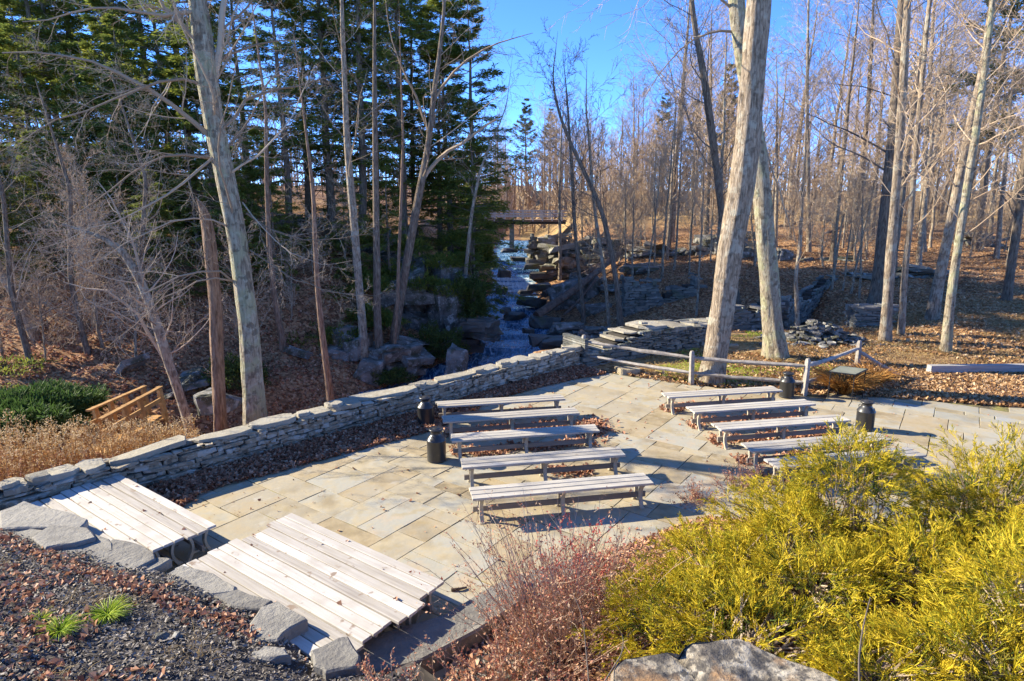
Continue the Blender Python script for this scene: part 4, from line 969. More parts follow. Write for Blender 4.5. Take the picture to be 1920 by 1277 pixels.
BARE = [(28, .30, .97, R_(50), .34, .32, 9, .10, .07, 5), (9, .2, .98, R_(45), .44, .45, 6, .14, .04, 3), (7, .15, .98, R_(44), .5, .55, 4, .17, .03, 3)]
TREES = []
def trunk_mesh(pts, K, n, mat, ridge=.05, seed=0):
    P = resample(np.array(pts), K); mb = MB(); tubes(mb, P[:, :3], P[None, :, 3], n, ridge, seed)
    return mb.mesh('trunk', M[mat], True), P

def hero(name, label, pts, levels, seed, bark='bark', tw='twig', limbs=(), K=46, n=20, group=None, cat='tree', ridge=.06, rmin=.006, flare=1.25, origin=None, moves=None):
    """pts: rows of x, y, z, radius up the trunk"""
    rng = np.random.default_rng(seed); pts = np.array(pts, float); o = pts[0, :3].copy() if origin is None else np.array(origin)
    pts = pts.copy(); pts[:, :3] -= o
    t = empty(name, o, 0, label, cat, group)
    P = resample(pts, K); h = np.linspace(0, 1, K); P[:, 3] *= .93; P[:, 3] *= 1 + (flare - 1) * np.exp(-h / .035)
    P[1:, :2] += np.cumsum(rng.normal(0, .006, (K - 1, 2)), 0) * .5
    mb = MB(); tubes(mb, P[:, :3], P[None, :, 3], n, ridge, seed, False, .42 * np.exp(-((h * (K - 1)) / 3.0) ** 1.3) if n >= 12 else None); mb.build('trunk', M[bark], t, True)
    LQ, LS = [], []
    for l in limbs:
        l = np.array(l, float); l[:, :3] -= o
        kl = levels[0][6] if levels else 9; q = resample(l, kl); LQ.append(q[:, :3] + np.r_[np.zeros((1, 3)), rng.normal(0, .03, (kl - 1, 3))]); LS.append(q[:, 3])
    lm = (np.array(LQ), np.array(LS))
    if levels:
        crown(P[None, :, :3], P[None, :, 3], levels, rng, rmin, lm).build('crown', M[tw], t)
    return t

def lean(pxs, D, zb=None, Dt=None):
    """trunk rows from photograph points (px, py, width px); D = distance of the foot, Dt = of the top"""
    out = []; n = len(pxs); Dt = D if Dt is None else Dt
    y0, y1 = pxs[0][1], pxs[-1][1]
    for (x, y, w) in pxs:
        f = (y - y0) / (y1 - y0); d = D + (Dt - D) * f; p = atd(x, y, d); out.append((p[0], p[1], p[2], w / 2 * (d + 1) / 1207))
    return out
def upto(rows, dz, dx=0.0, dy=0.0, r=.4):
    a = rows[-1]; return rows + [(a[0] + dx, a[1] + dy, a[2] + dz, a[3] * r)]
def down(rows, dz=.6):
    a = rows[0]; return [(a[0], a[1], a[2] - dz, a[3] * 1.1)] + rows

# --- the big pale tree left of the middle, with its drooping lower limbs
D0 = 14.3
def limb(pts, r0, r1, D=D0, dd=0.0):
    n = len(pts); r0 *= .72; r1 *= .6; return [(*atd(x, y, D + dd * k / max(n - 1, 1)), r0 + (r1 - r0) * k / (n - 1)) for k, (x, y) in enumerate(pts)]
main = down(lean([(478, 772, 40), (468, 620, 37), (452, 500, 35), (436, 400, 34), (415, 300, 34), (400, 220, 34), (385, 120, 38), (370, 0, 30), (352, -160, 26)], D0), .9)
main = upto(main, 5, -1.2)
limbs = [limb([(402, 262), (350, 228), (310, 185), (270, 152), (205, 120), (120, 95), (0, 96)], .085, .02, dd=-1.5), limb([(388, 160), (340, 138), (290, 150), (200, 200), (110, 215), (20, 280)], .05, .012, dd=-2.0),
         limb([(418, 240), (450, 200), (485, 170), (560, 162), (610, 150), (640, 125)], .055, .012, dd=1.0), limb([(392, 296), (350, 285), (300, 285), (240, 330), (180, 380), (110, 430)], .05, .01, dd=-1.5),
         limb([(442, 532), (420, 506), (380, 495), (330, 520), (270, 560), (200, 570), (120, 590)], .04, .008, dd=-1.8), limb([(440, 528), (415, 515), (360, 525), (300, 560), (240, 620), (190, 660)], .032, .007, dd=-1.2),
         limb([(462, 400), (500, 430), (560, 452), (620, 450), (695, 438)], .028, .006, dd=-.6), limb([(470, 470), (510, 500), (560, 535), (640, 548), (712, 560)], .028, .006, dd=-.8),
         limb([(455, 380), (480, 420), (530, 470), (590, 500), (660, 490)], .025, .006, dd=-1), limb([(392, 200), (402, 130), (411, 60), (418, 0), (440, -120), (470, -300)], .13, .05),
         limb([(425, 330), (470, 300), (520, 260), (560, 200), (590, 120)], .04, .01), limb([(380, 90), (330, 40), (280, -30), (200, -120)], .08, .03), limb([(412, 285), (360, 330), (300, 380), (200, 420), (60, 470)], .045, .01, dd=-2.2),
         limb([(440, 430), (380, 400), (320, 410), (220, 470), (100, 520)], .035, .008, dd=-2), limb([(375, 20), (300, 30), (180, 10), (40, 40)], .06, .015, dd=-2)]
BIG = [(12, .30, .97, R_(55), .22, .16, 9, .12, .03, 7), (12, .12, .98, R_(48), .40, .42, 7, .16, -.01, 5), (9, .15, .98, R_(46), .46, .5, 6, .18, .04, 3), (3, .2, .95, R_(46), .55, .6, 3, .18, .05, 3)]
hero('deciduous_tree', 'tall pale lichened bare tree with drooping twiggy limbs just behind the stone wall', main, BIG, 21, 'lichenbark', 'twig', limbs, K=70, n=28, rmin=.003)
# --- broken reddish trunk beside it
rows = down(lean([(413, 790, 25), (409, 700, 24), (404, 600, 24), (397, 500, 23), (388, 430, 22), (381, 395, 18), (372, 378, 7), (366, 370, 2)], 14.9), .9)
hero('dead_snag', 'broken reddish brown dead trunk with a splintered tip beside the tall pale tree', rows, [(7, .3, .9, R_(70), .10, .12, 6, .15, .05, 4), (4, .2, .95, R_(45), .5, .6, 4, .15, .05, 3)], 22, 'redbark', 'twig', K=46, n=18, flare=1.15)
# --- leaning tree at the left with twiggy crown
rows = down(lean([(355, 800, 16), (330, 720, 18), (310, 660, 19), (292, 600, 18), (262, 520, 16), (232, 470, 14), (195, 445, 9), (120, 420, 5)], 17.5), .6)
TWIGGY = [(20, .30, .98, R_(52), .30, .22, 8, .15, .06, 5), (10, .15, .98, R_(47), .45, .42, 6, .18, .0, 4), (7, .15, .98, R_(46), .5, .5, 4, .19, .02, 3), (2, .2, .95, R_(45), .55, .6, 3, .18, .03, 3)]
hero('deciduous_tree', 'thin spotted tree leaning left above the orange footbridge', rows, TWIGGY, 24, 'bark', 'twig',
     [limb([(292, 600), (270, 560), (262, 480), (230, 400), (180, 340)], .09, .02, 17.5), limb([(318, 690), (280, 640), (250, 560), (190, 540), (120, 530)], .10, .02, 17.8)], n=12, rmin=.0035)
rows = down(lean([(95, 705, 22), (70, 640, 21), (40, 575, 20), (5, 520, 18), (-40, 430, 14)], 26), .6)
hero('deciduous_tree', 'mottled leaning trunk rising out of the left edge above the evergreens', rows, TWIGGY[:3], 25, 'bark', 'twig', n=12)
for k, (x, lab) in enumerate(((60, 'twiggy bare tree high at the left edge behind the limbs of the tall pale tree'), (170, 'twiggy bare tree filling the left middle behind the leaning spotted tree'), (300, 'twiggy bare tree left of the broken trunk on the far bank'))):
    p = atd(x, 690, 24 + k); z = hz(p[0], p[1]); rows = [(p[0], p[1], z - .3, .13), (p[0] - .3, p[1], z + 3, .11), (p[0] + .2 * k, p[1], z + 6.5, .08), (p[0] - .5, p[1], z + 10.5, .02)]
    hero('deciduous_tree', lab, rows, [(30, .12, .98, R_(55), .36, .2, 8, .14, .03, 5)] + TWIGGY[1:3], 41 + k, 'darkbark', 'twig', n=10, rmin=.004)
# --- two thick trunks behind the fence
rows = down(lean([(1332, 728, 48), (1345, 640, 44), (1358, 560, 44), (1372, 450, 45), (1388, 360, 46), (1400, 270, 45), (1408, 170, 42), (1416, 60, 42), (1424, -40, 40), (1440, -250, 34)], 17.6), .4)
hero('deciduous_tree', 'thick leaning grey trunk with furrowed bark standing at the split rail fence', upto(rows, 6, .8), [(16, .58, .98, R_(52), .3, .22, 9, .12, -.03, 6), (10, .2, .98, R_(45), .4, .45, 7, .16, -.03, 4), (7, .2, .98, R_(45), .45, .55, 4, .16, .0, 3)], 26, 'bark', 'twig', K=80, n=30, ridge=.07, flare=1.12)
rows = down(lean([(1455, 672, 38), (1447, 600, 35), (1440, 500, 35), (1432, 400, 33), (1424, 310, 32), (1412, 230, 30), (1396, 130, 28), (1384, 40, 28), (1376, -60, 26), (1360, -250, 20)], 20.3), .4)
hero('deciduous_tree', 'thick lichened trunk crossing behind the leaning one and standing in the grass', upto(rows, 6, -.8), [(16, .50, .98, R_(55), .3, .22, 9, .12, -.05, 6), (10, .2, .98, R_(45), .4, .45, 7, .16, -.04, 4), (7, .2, .98, R_(45), .45, .55, 4, .16, .0, 3)], 27, 'lichenbark', 'twig',
     [limb([(1420, 230), (1440, 290), (1465, 370), (1480, 430)], .05, .02, 20.3), limb([(1384, 60), (1340, 50), (1300, 70), (1240, 130), (1200, 200)], .06, .012, 20.3)], K=80, n=26, flare=1.25)
# --- single trunks in front of the right hand woods
HT = [(22, .28, .97, R_(50), .28, .2, 8, .12, .05, 5), (10, .2, .98, R_(46), .42, .45, 6, .16, .02, 4), (6, .15, .98, R_(45), .5, .55, 4, .17, .03, 3)]
RT = [('slim straight tree with bluish foot just right of the small wall stub', [(1660, 632, 21), (1666, 540, 20), (1673, 440, 19), (1682, 330, 17), (1692, 180, 16), (1700, 40, 14), (1706, -80, 10)], 22.6, 'bark'),
      ('darker thick trunk close behind the slim blue-footed tree on the slope', [(1646, 560, 26), (1654, 470, 25), (1664, 360, 23), (1675, 240, 21), (1684, 100, 18), (1690, 0, 15), (1696, -100, 12)], 29.5, 'darkbark'),
      ('thin pale tree just right of the slim blue-footed tree', [(1690, 625, 12), (1696, 520, 12), (1706, 420, 11), (1716, 300, 10), (1728, 150, 9), (1742, 0, 8), (1752, -80, 5)], 23.5, 'bark'),
      ('leaning pale trunk on the leafy slope behind the rightmost front tree', [(1746, 600, 21), (1758, 540, 20), (1778, 440, 19), (1800, 330, 18), (1822, 220, 16), (1845, 120, 14), (1862, 0, 12), (1875, -90, 9)], 26.0, 'bark'),
      ('pale straight tree standing in the dry grass behind the grey timbers', [(1774, 660, 19), (1782, 570, 17), (1796, 470, 16), (1812, 360, 15), (1830, 250, 14), (1846, 140, 12), (1858, 40, 10), (1868, -80, 7)], 20.9, 'lichenbark'),
      ('dark leaning double trunk at the right edge of the slope', [(1886, 572, 18), (1896, 500, 17), (1908, 420, 16), (1918, 340, 14), (1935, 220, 12), (1950, 80, 9)], 29.5, 'darkbark'),
      ('crooked pale sapling standing in the ruins right of the lichened trunk', [(1495, 628, 9), (1494, 560, 9), (1490, 520, 8), (1499, 470, 7), (1502, 400, 7), (1508, 300, 5), (1512, 200, 3)], 26.4, 'bark'),
      ('dark twisting trunk behind the top of the leaning grey trunk', [(1392, 620, 15), (1384, 560, 15), (1368, 500, 15), (1355, 420, 16), (1345, 330, 18), (1332, 230, 19), (1320, 140, 17), (1300, 40, 13), (1290, -80, 10)], 33, 'darkbark'),
      ('arching tree leaning out over the creek right of the fallen logs', [(1163, 605, 15), (1157, 540, 14), (1145, 470, 14), (1130, 400, 12), (1105, 340, 11), (1075, 280, 9), (1050, 220, 7), (1035, 150, 4)], 32.5, 'darkbark'),
      ('slender dark tree standing before the pale tilted slab by the creek', [(1095, 590, 11), (1086, 520, 10), (1078, 440, 10), (1073, 350, 9), (1068, 260, 7), (1062, 180, 4)], 35, 'darkbark'),
      ('straight thin tree close left of the arching creek tree', [(1142, 608, 10), (1136, 540, 10), (1124, 460, 9), (1112, 380, 8), (1106, 290, 7), (1098, 200, 4)], 33.2, 'bark'),
      ('slim grey tree standing on the rock ledge above the fallen logs', [(1050, 508, 7), (1050, 450, 7), (1049, 390, 6), (1050, 320, 5), (1054, 230, 3)], 46, 'bark'),
      ('pale trunk on the slope far behind the crooked sapling', [(1517, 470, 10), (1516, 400, 9), (1515, 300, 8), (1513, 180, 7), (1515, 60, 5), (1518, -60, 3)], 46, 'bark'),
      ('leaning brown trunk left of the dark thick trunk on the slope', [(1596, 462, 13), (1606, 390, 12), (1618, 300, 11), (1628, 200, 9), (1634, 90, 7), (1640, -40, 4)], 46, 'darkbark')]
for k, (lab, px, D, bk) in enumerate(RT):
    px = [(a, b, c * (.74 if 7 <= k <= 10 else .92)) for a, b, c in px]
    tip = lean(px, D); tip = upto(tip, 3.2 if tip[-1][3] > .06 else 2.2, .25 * (k % 3 - 1), 0, .12)
    hero('deciduous_tree', lab, down(tip, .7), HT if k < 9 else [(18, .3, .97, R_(48), .28, .25, 8, .12, .05, 4), (8, .2, .98, R_(45), .42, .5, 6, .15, .02, 3), (6, .15, .98, R_(44), .46, .55, 4, .16, .03, 3)], 60 + k, bk,
         'twigdark' if bk == 'darkbark' else 'twigtan', n=14 if k < 9 else 10, K=40, rmin=.006 if D < 30 else .009)
# --- trunks in the shade of the left bank
LT = [('pale forked tree leaning right out of the mossy mound on the left bank', [(735, 660, 20), (745, 590, 21), (760, 500, 20), (776, 410, 19), (790, 340, 18), (803, 270, 14), (812, 190, 12), (824, 100, 10), (835, 0, 7)], 28.5, 'darkbark',
       [limb([(788, 345), (815, 300), (850, 275), (900, 248), (930, 222)], .14, .07, 28.5), limb([(812, 190), (850, 130), (900, 90), (960, 70), (1000, 60)], .10, .015, 28.5), limb([(806, 250), (780, 180), (740, 100), (720, 0)], .10, .02, 28.5)]),
      ('pale scaly trunk with bare forks high up, left of the dark straight trunk', [(684, 700, 20), (681, 620, 20), (672, 520, 19), (662, 400, 18), (650, 280, 15), (645, 160, 12), (640, 20, 9), (640, -60, 6)], 27.5, 'bark', []),
      ('dark straight trunk with a hollow foot in the middle of the left bank', [(715, 690, 22), (708, 600, 18), (708, 500, 17), (706, 400, 15), (704, 280, 13), (703, 120, 9), (703, -40, 5)], 27.8, 'darkbark', []),
      ('straight reddish trunk slanting in front of the rocks left of the white streaked slab', [(620, 745, 17), (612, 690, 16), (604, 630, 15), (596, 560, 13), (590, 470, 11), (586, 360, 9)], 21.5, 'redbark', []),
      ('thin trunk beside the forked tree on the mossy mound', [(738, 655, 9), (745, 580, 9), (748, 480, 8), (752, 380, 7), (756, 240, 5)], 28.0, 'redbark', []),
      ('spindly bare tree leaning over the creek from the dark left bank', [(868, 560, 10), (876, 480, 9), (884, 400, 8), (900, 320, 6), (925, 260, 4), (950, 200, 2)], 33, 'bark', []),
      ('brown trunk far left of the cliff in deep shade', [(530, 640, 14), (515, 560, 14), (505, 470, 12), (500, 350, 10), (498, 200, 7)], 27, 'redbark', [])]
for k, (lab, px, D, bk, lm) in enumerate(LT):
    px = [(a, b, c * .84) for a, b, c in px]
    lv = [(13 if k in (0, 1, 5) else 8, .45, .97, R_(50), .24, .2, 8, .13, .03, 4), (8, .2, .98, R_(45), .42, .5, 6, .16, .0, 3), (6, .15, .98, R_(44), .46, .55, 5, .17, .0, 3)]
    hero('deciduous_tree' if k != 2 else 'hemlock_tree', lab, down(upto(lean(px, D), 5.0 if k not in (0, 1, 5) else 2.5, .3 * (k % 3 - 1), 0, .1), 1.2), lv, 90 + k, bk, 'twig' if k in (0, 1, 5) else 'twigdark', lm, n=12, K=40, rmin=.006)

# ---------------------------------------------------------------- stands of repeated trees
def bare_proto(h, r, seed, bk, tw, first=.32, spread=1.0):
    rng = np.random.default_rng(seed); K = 30; z = np.linspace(0, h, K)
    w = np.cumsum(rng.normal(0, .05, (K, 2)), 0) * .5; w -= w[0]
    P = np.c_[w, z - .5]; R = r * (1 - z / h) ** .75 + .012; R[:2] *= 1.2
    mb = MB(); tubes(mb, P, R[None], 8, .04, seed)
    lv = [list(l) for l in BARE]; lv[0][1] = first; lv[0][4] *= spread
    return mb.mesh('trunk', M[bk], True), crown(P[None], R[None], lv, rng, .010).mesh('crown', M[tw])
PY = [bare_proto(7, .06, 31, 'bark', 'twigtan', .08, 1.1), bare_proto(5, .045, 32, 'bark', 'twig', .06, 1.3), bare_proto(9, .075, 33, 'bark', 'twigtan', .10, 1.0)]
PB = [bare_proto(17, .17, 1, 'bark', 'twigtan'), bare_proto(19, .20, 2, 'darkbark', 'twigtan', .4), bare_proto(15, .12, 3, 'bark', 'twigtan', .3, .8), bare_proto(20, .22, 4, 'bark', 'twig', .45), bare_proto(13, .09, 5, 'bark', 'twigtan', .35, .7), bare_proto(18, .16, 6, 'darkbark', 'twigdark', .35)]

def cards(mb, C, Dr, Nr, L, W, rng):
    """small leaf-shaped faces: centre, direction, side"""
    S = unit(np.cross(Dr, Nr)); L = np.asarray(L)[:, None]; W = np.asarray(W)[:, None]
    up = unit(np.cross(S, Dr))
    a = C - Dr * L * .15; b = C + Dr * L * .35 + S * W * .5 + up * W * .12; c = C + Dr * L * .85; d = C + Dr * L * .35 - S * W * .5 + up * W * .12
    V = np.stack([a, b, c, d], 1).reshape(-1, 3); i = np.arange(len(C) * 4).reshape(-1, 4); mb.add(V, i)

def conifer(h, r, seed, mat, cb=.15, Lmax=4.2, nb=105, n2=15, nc=13, droop=-.06, cl=.27, cw=.062, up0=.0):
    rng = np.random.default_rng(seed); K = 30; z = np.linspace(0, h, K)
    w = np.cumsum(rng.normal(0, .025, (K, 2)), 0); P = np.c_[w - w[0], z - .5]; R = r * (1 - z / h) ** .9 + .01
    mb = MB(); tubes(mb, P, R[None], 8, .03, seed)
    u = np.sort(rng.uniform(0, 1, nb)) ** .95; hz_ = cb + (1 - cb) * u; s = hz_ * (K - 1); i = np.minimum(s.astype(int), K - 2); f = (s - i)[:, None]
    pos = P[i] * (1 - f) + P[i + 1] * f; az = np.arange(nb) * 2.39996 + rng.normal(0, .3, nb)
    L = Lmax * ((1 - u) ** .75 * .95 + .06) * rng.uniform(.55, 1.15, nb) * np.clip(.55 + u * 2.5, .55, 1)
    d = np.c_[np.cos(az), np.sin(az), np.full(nb, .12 + up0) + .35 * u]; d = unit(d); Kb = 8; Q = np.empty((nb, Kb, 3)); Q[:, 0] = pos
    for k in range(1, Kb):
        d = unit(d + rng.normal(0, .05, d.shape) + [0, 0, droop]); Q[:, k] = Q[:, k - 1] + d * (L / (Kb - 1))[:, None]
    tubes(mb, Q, (.012 + .012 * L)[:, None] * np.linspace(1, .25, Kb), 4)
    tm = mb.mesh('trunk', M['darkbark'])
    # side sprays
    pi = np.repeat(np.arange(nb), n2); t = rng.uniform(.22, 1.0, nb * n2); s = t * (Kb - 1); i = np.minimum(s.astype(int), Kb - 2); f = (s - i)[:, None]
    p = Q[pi, i] * (1 - f) + Q[pi, i + 1] * f; T = unit(Q[pi, i + 1] - Q[pi, i]); side = unit(np.cross(T, [0, 0, 1.0])) * rng.choice([-1, 1], len(pi))[:, None]
    dd = unit(T * rng.uniform(.3, 1.0, (len(pi), 1)) + side * rng.uniform(.3, 1, (len(pi), 1)) + [0, 0, -.12] + rng.normal(0, .12, T.shape))
    l2 = L[pi] * .30 * (1.15 - t * .7) * rng.uniform(.6, 1.2, len(pi)) + .12
    pj = np.repeat(np.arange(len(pi)), nc); q = rng.uniform(0, 1, len(pj))[:, None]
    C = p[pj] + dd[pj] * l2[pj][:, None] * q + np.c_[np.zeros((len(pj), 2)), -.18 * (q[:, 0] * l2[pj]) ** 2]; S = unit(np.cross(dd[pj], [0, 0, 1.0])) * rng.choice([-1, 1], len(pj))[:, None]
    dr = unit(dd[pj] + S * rng.uniform(.2, 1.1, (len(pj), 1)) + rng.normal(0, .25, S.shape)); nr = unit(np.array([0, 0, 1.0]) + rng.normal(0, .6, S.shape)); C = C + rng.normal(0, .07, C.shape)
    fb = MB(); cards(fb, C, dr, nr, cl * rng.uniform(.6, 1.3, len(pj)), cw * rng.uniform(.6, 1.3, len(pj)), rng)
    return tm, fb.mesh('crown', M[mat])
PH = [conifer(19, .26, 11, 'hemlock', .24, 4.4, 78, 18, 16, -.03), conifer(17, .22, 12, 'hemlock', .32, 3.8, 70, 18, 16, -.04), conifer(20, .28, 13, 'hemlock', .42, 4.2, 70, 18, 16, -.03), conifer(13, .16, 14, 'hemlock', .08, 3.4, 60, 16, 11), conifer(18, .22, 17, 'hemlock', .06, 4.5, 90, 18, 16, -.05), conifer(12, .16, 18, 'hemlock', .06, 3.9, 78, 18, 16, -.06)]
PP = [conifer(20, .26, 15, 'pine', .35, 3.8, 60, 14, 12, .03, .34, .09, .1), conifer(17, .22, 16, 'pine', .3, 3.2, 55, 14, 12, .03, .34, .09, .1)]

def plant_tree(name, pr, x, y, rz, s, label, group, cat='tree', tilt=(0, 0), sink=.0):
    t = empty(name, (x, y, hz(x, y) + 9.0 * float(sstep(np.array((y - 130) / 350))) - sink), rz, label, cat, group); t.scale = (s, s, s); t.rotation_euler = (tilt[0], tilt[1], rz)
    place('trunk', pr[0], t); place('crown', pr[1], t); return t

ORD = 'first second third fourth fifth sixth seventh eighth ninth tenth eleventh twelfth thirteenth fourteenth fifteenth sixteenth seventeenth eighteenth nineteenth twentieth twenty-first twenty-second twenty-third twenty-fourth twenty-fifth twenty-sixth twenty-seventh twenty-eighth twenty-ninth thirtieth'.split()
def stands():
    rng = np.random.default_rng(77); pts = []
    def free(x, y, m):
        for (a, b) in pts:
            if (a - x) ** 2 + (b - y) ** 2 < m * m: return False
        pts.append((x, y)); return True
    # hemlocks of the left bank (kept off the line of the sun to the patio)
    n = 0
    fixed = [(880, 36, 1.0, 3), (895, 40, 1.0, 0), (845, 40, 1.05, 1), (760, 38, 1.05, 2), (690, 37, 1.05, 0), (610, 38, 1.0, 2), (560, 34.5, .9, 1), (440, 36, 1.0, 2), (390, 41, 1.1, 0), (240, 41, 1.1, 2),
             (140, 42, 1.1, 1), (70, 42, 1.1, 0), (480, 49, 1.1, 1), (300, 50, 1.15, 2), (180, 50, 1.1, 0), (30, 50, 1.2, 2), (900, 47, .8, 3), (862, 33, .62, 3), (740, 33.5, .6, 3), (540, 30.5, .55, 3), (660, 32, .5, 3), (380, 31, .62, 3), (240, 32, .6, 3), (100, 33, .65, 3),
             (20, 29.5, .5, 5), (95, 30, .55, 5), (165, 31, .5, 5), (230, 30, .55, 5), (290, 31.5, .55, 5), (350, 29, .5, 5), (440, 30, .55, 5), (500, 32, .55, 5), (-40, 31, .6, 5),
             (-50, 34, 1.0, 5), (30, 33, .95, 5), (115, 35, 1.05, 5), (185, 34, .9, 5), (255, 36, 1.05, 5), (310, 34.5, .95, 5), (365, 36, 1.0, 5), (425, 35, .95, 5), (590, 41, 1.0, 4), (650, 40, .95, 4), (710, 42, 1.0, 4), (770, 43, .95, 4), (825, 41, .95, 4),
             (330, 46, 1.1, 4), (250, 48, 1.1, 4), (160, 47, 1.15, 4), (90, 49, 1.15, 4), (10, 47, 1.1, 4), (-60, 46, 1.1, 4)]
    hem = []
    for px, D, s, k in fixed:
        p = atd(px, 500, D); x, y = p[0] + rng.normal(0, .4), D + rng.normal(0, .5); pts.append((x, y))
        g = 'dark hemlocks crowding the rocky left bank' if D < 45 else 'hemlocks standing farther back on the left bank'
        if s < .7: g = 'young hemlocks on the rocky left bank'
        elif k == 5: g = 'short dense hemlocks on the left slope'
        hem.append((px, g, plant_tree('hemlock_tree', PH[k], x, y, rng.uniform(0, 6), s * rng.uniform(.95, 1.05), 'x', g, tilt=(rng.normal(0, .02), rng.normal(0, .02)))))
    for g, txt in (('dark hemlocks crowding the rocky left bank', 'tall dark hemlock on the rocky left bank, %s from the left'), ('hemlocks standing farther back on the left bank', 'hemlock farther back on the left bank, %s from the left in that row'),
                   ('young hemlocks on the rocky left bank', 'young low hemlock among the left bank rocks, %s from the left'), ('short dense hemlocks on the left slope', 'short dense hemlock on the left slope, %s from the left')):
        for k, (px, _, t) in enumerate(sorted([h for h in hem if h[1] == g], key=lambda h: h[0])): t['label'] = txt % ORD[k]
    # bare woods on the right hillside
    for _ in range(3000):
        if n >= 88: break
        D = rng.uniform(37, 95); px = rng.uniform(1180, 2020); x = (px - 960) * (D + .6) / 1207
        if y_ok(x, D) and free(x, D, 2.4 + D * .018):
            k = int(rng.choice(6, p=[.2, .16, .22, .12, .2, .1])); n += 1
            lab, g = ('slim bare grey tree in the crowd of trunks on the right hillside', 'bare trees crowding the right hillside') if D < 65 else ('distant bare tree in the haze of twigs at the top of the right hillside', 'distant bare trees beyond the right hillside')
            plant_tree('deciduous_tree', PB[k], x, D, rng.uniform(0, 6), rng.uniform(.7, 1.05) * (1.0 if D < 65 else 1.1), lab, g, tilt=(rng.normal(0, .03), rng.normal(0, .035)))
    n = 0
    for _ in range(3000):
        if n >= 34: break
        D = rng.uniform(74, 135); px = rng.uniform(905, 1230); x = (px - 960) * (D + .6) / 1207
        if abs(x - np.interp(D, CL[::-1, 1], CL[::-1, 0])) > 2.5 and free(x, D, 3):
            n += 1; plant_tree('deciduous_tree', PB[int(rng.integers(6))], x, D, rng.uniform(0, 6), rng.uniform(.6, .9), 'small far-off bare tree around the distant bridge', 'far bare trees around the bridge')
    under = []
    for _ in range(4000):
        if len(under) >= 110: break
        left = rng.uniform() < .36
        D = rng.uniform(24, 40) if left else rng.uniform(38, 88); px = rng.uniform(-40, 720) if left else rng.uniform(1010, 2000); x = (px - 960) * (D + .6) / 1207
        if y_ok(x, D) and free(x, D, 1.5) and not (left and D < 27 and px > 500):
            k = int(rng.choice(3)); under.append(1)
            plant_tree('young_tree', PY[k], x, D, rng.uniform(0, 6), rng.uniform(.55, 1.15), 'low twiggy young tree in the undergrowth of the shaded left bank' if left else 'low twiggy young tree in the undergrowth of the right hillside',
                       'twiggy undergrowth of the left bank' if left else 'twiggy undergrowth of the right hillside', 'young tree', (rng.normal(0, .08), rng.normal(0, .08)))
    n = 0; pines = []
    for _ in range(1000):
        if n >= 13: break
        D = rng.uniform(68, 100); px = rng.choice([rng.uniform(1180, 1420), rng.uniform(1650, 1990)]); x = (px - 960) * (D + .6) / 1207
        if free(x, D, 4):
            n += 1; pines.append((px, plant_tree('pine_tree', PP[n % 2], x, D, rng.uniform(0, 6), rng.uniform(.85, 1.15), 'x', 'pines behind the bare trees')))
    for k, (px, t) in enumerate(sorted(pines, key=lambda q: q[0])): t['label'] = 'pale green pine behind the bare trees on the right, %s from the left' % ORD[k]
    for px, D, s in ((1830, 46, 1.1), (1890, 52, 1.2), (1350, 75, 1.0), (985, 120, 1.1), (1030, 130, 1.0), (430, 66, 1.0), (150, 66, 1.0)):
        x = (px - 960) * (D + .6) / 1207
        lab = ('taller pine nearest the right edge behind the bare trees' if px > 1850 else 'pine towering left of the taller pine at the right edge') if px > 1700 else 'pine on the crest of the left bank, %s from the left' % {430: 'third', 150: 'second'}.get(px, 'first') if px < 900 else {1350: 'dark pine showing left of the leaning grey trunk', 985: 'left one of two small pines in the distance above the bridge', 1030: 'right one of two small pines in the distance above the bridge'}[px]
        plant_tree('pine_tree', PP[int(D) % 2], x, D, px, s, lab, {'p': 'pines at the right edge', 'q': 'pines on the crest of the left bank', 'r': 'far pines behind the bridge'}['p' if px > 1700 else 'q' if px < 900 else 'r'])
    # thin saplings in the hollow and by the ruins
    saps = sorted(((1185, 560, 37), (1210, 575, 36), (1240, 555, 38), (1262, 540, 39), (1290, 555, 37.5), (1305, 600, 33), (1225, 530, 41), (1330, 520, 41), (1555, 585, 33), (1575, 590, 32.5), (1592, 588, 32), (1607, 590, 31), (1560, 560, 35), (1115, 470, 47), (1135, 460, 49), (1200, 470, 47), (1095, 455, 50)))
    for k, (px, py, D) in enumerate(saps):
        p = atd(px, py, D); plant_tree('sapling', PB[4], p[0], D, px, rng.uniform(.45, .85), 'thin bare sapling among the ruins beyond the fence, %s from the left' % ORD[k], 'bare saplings among the ruins', 'sapling', (rng.normal(0, .05), rng.normal(0, .05)))
def y_ok(x, y):
    i = np.argmin((CL[:, 0] - x) ** 2 + (CL[:, 1] - y) ** 2)
    return np.hypot(CL[i, 0] - x, CL[i, 1] - y) > 5
stands()
def far_wood():
    """wooded ridge on the horizon that reads as one mass"""
    rng = np.random.default_rng(5); mb = MB(); n = 1300
    D = 88 + 200 * rng.uniform(0, 1, n) ** 1.5; a = rng.uniform(-.95, .95, n); x = a * D; z0 = height(x, D) + 9.0 * sstep((D - 130) / 350); h = rng.uniform(8, 14, n)
    P = np.stack([np.c_[x, D, z0 - 1], np.c_[x + rng.normal(0, .5, n), D, z0 + h * .6], np.c_[x + rng.normal(0, 1, n), D, z0 + h]], 1)
    tubes(mb, P, np.array([.13, .08, .02])[None] * np.ones((n, 1)), 3)
    Q, S = grow(P, np.tile([[.3, .25, .1]], (n, 1)), 15, .04, .98, .85, .35, .3, 3, .1, .08, rng)
    tubes(mb, Q, S, 3)
    tag(mb.build('far_wood', M['twigtan']), 'distant bare wood along the horizon', 'wood', None, 'stuff')
far_wood()
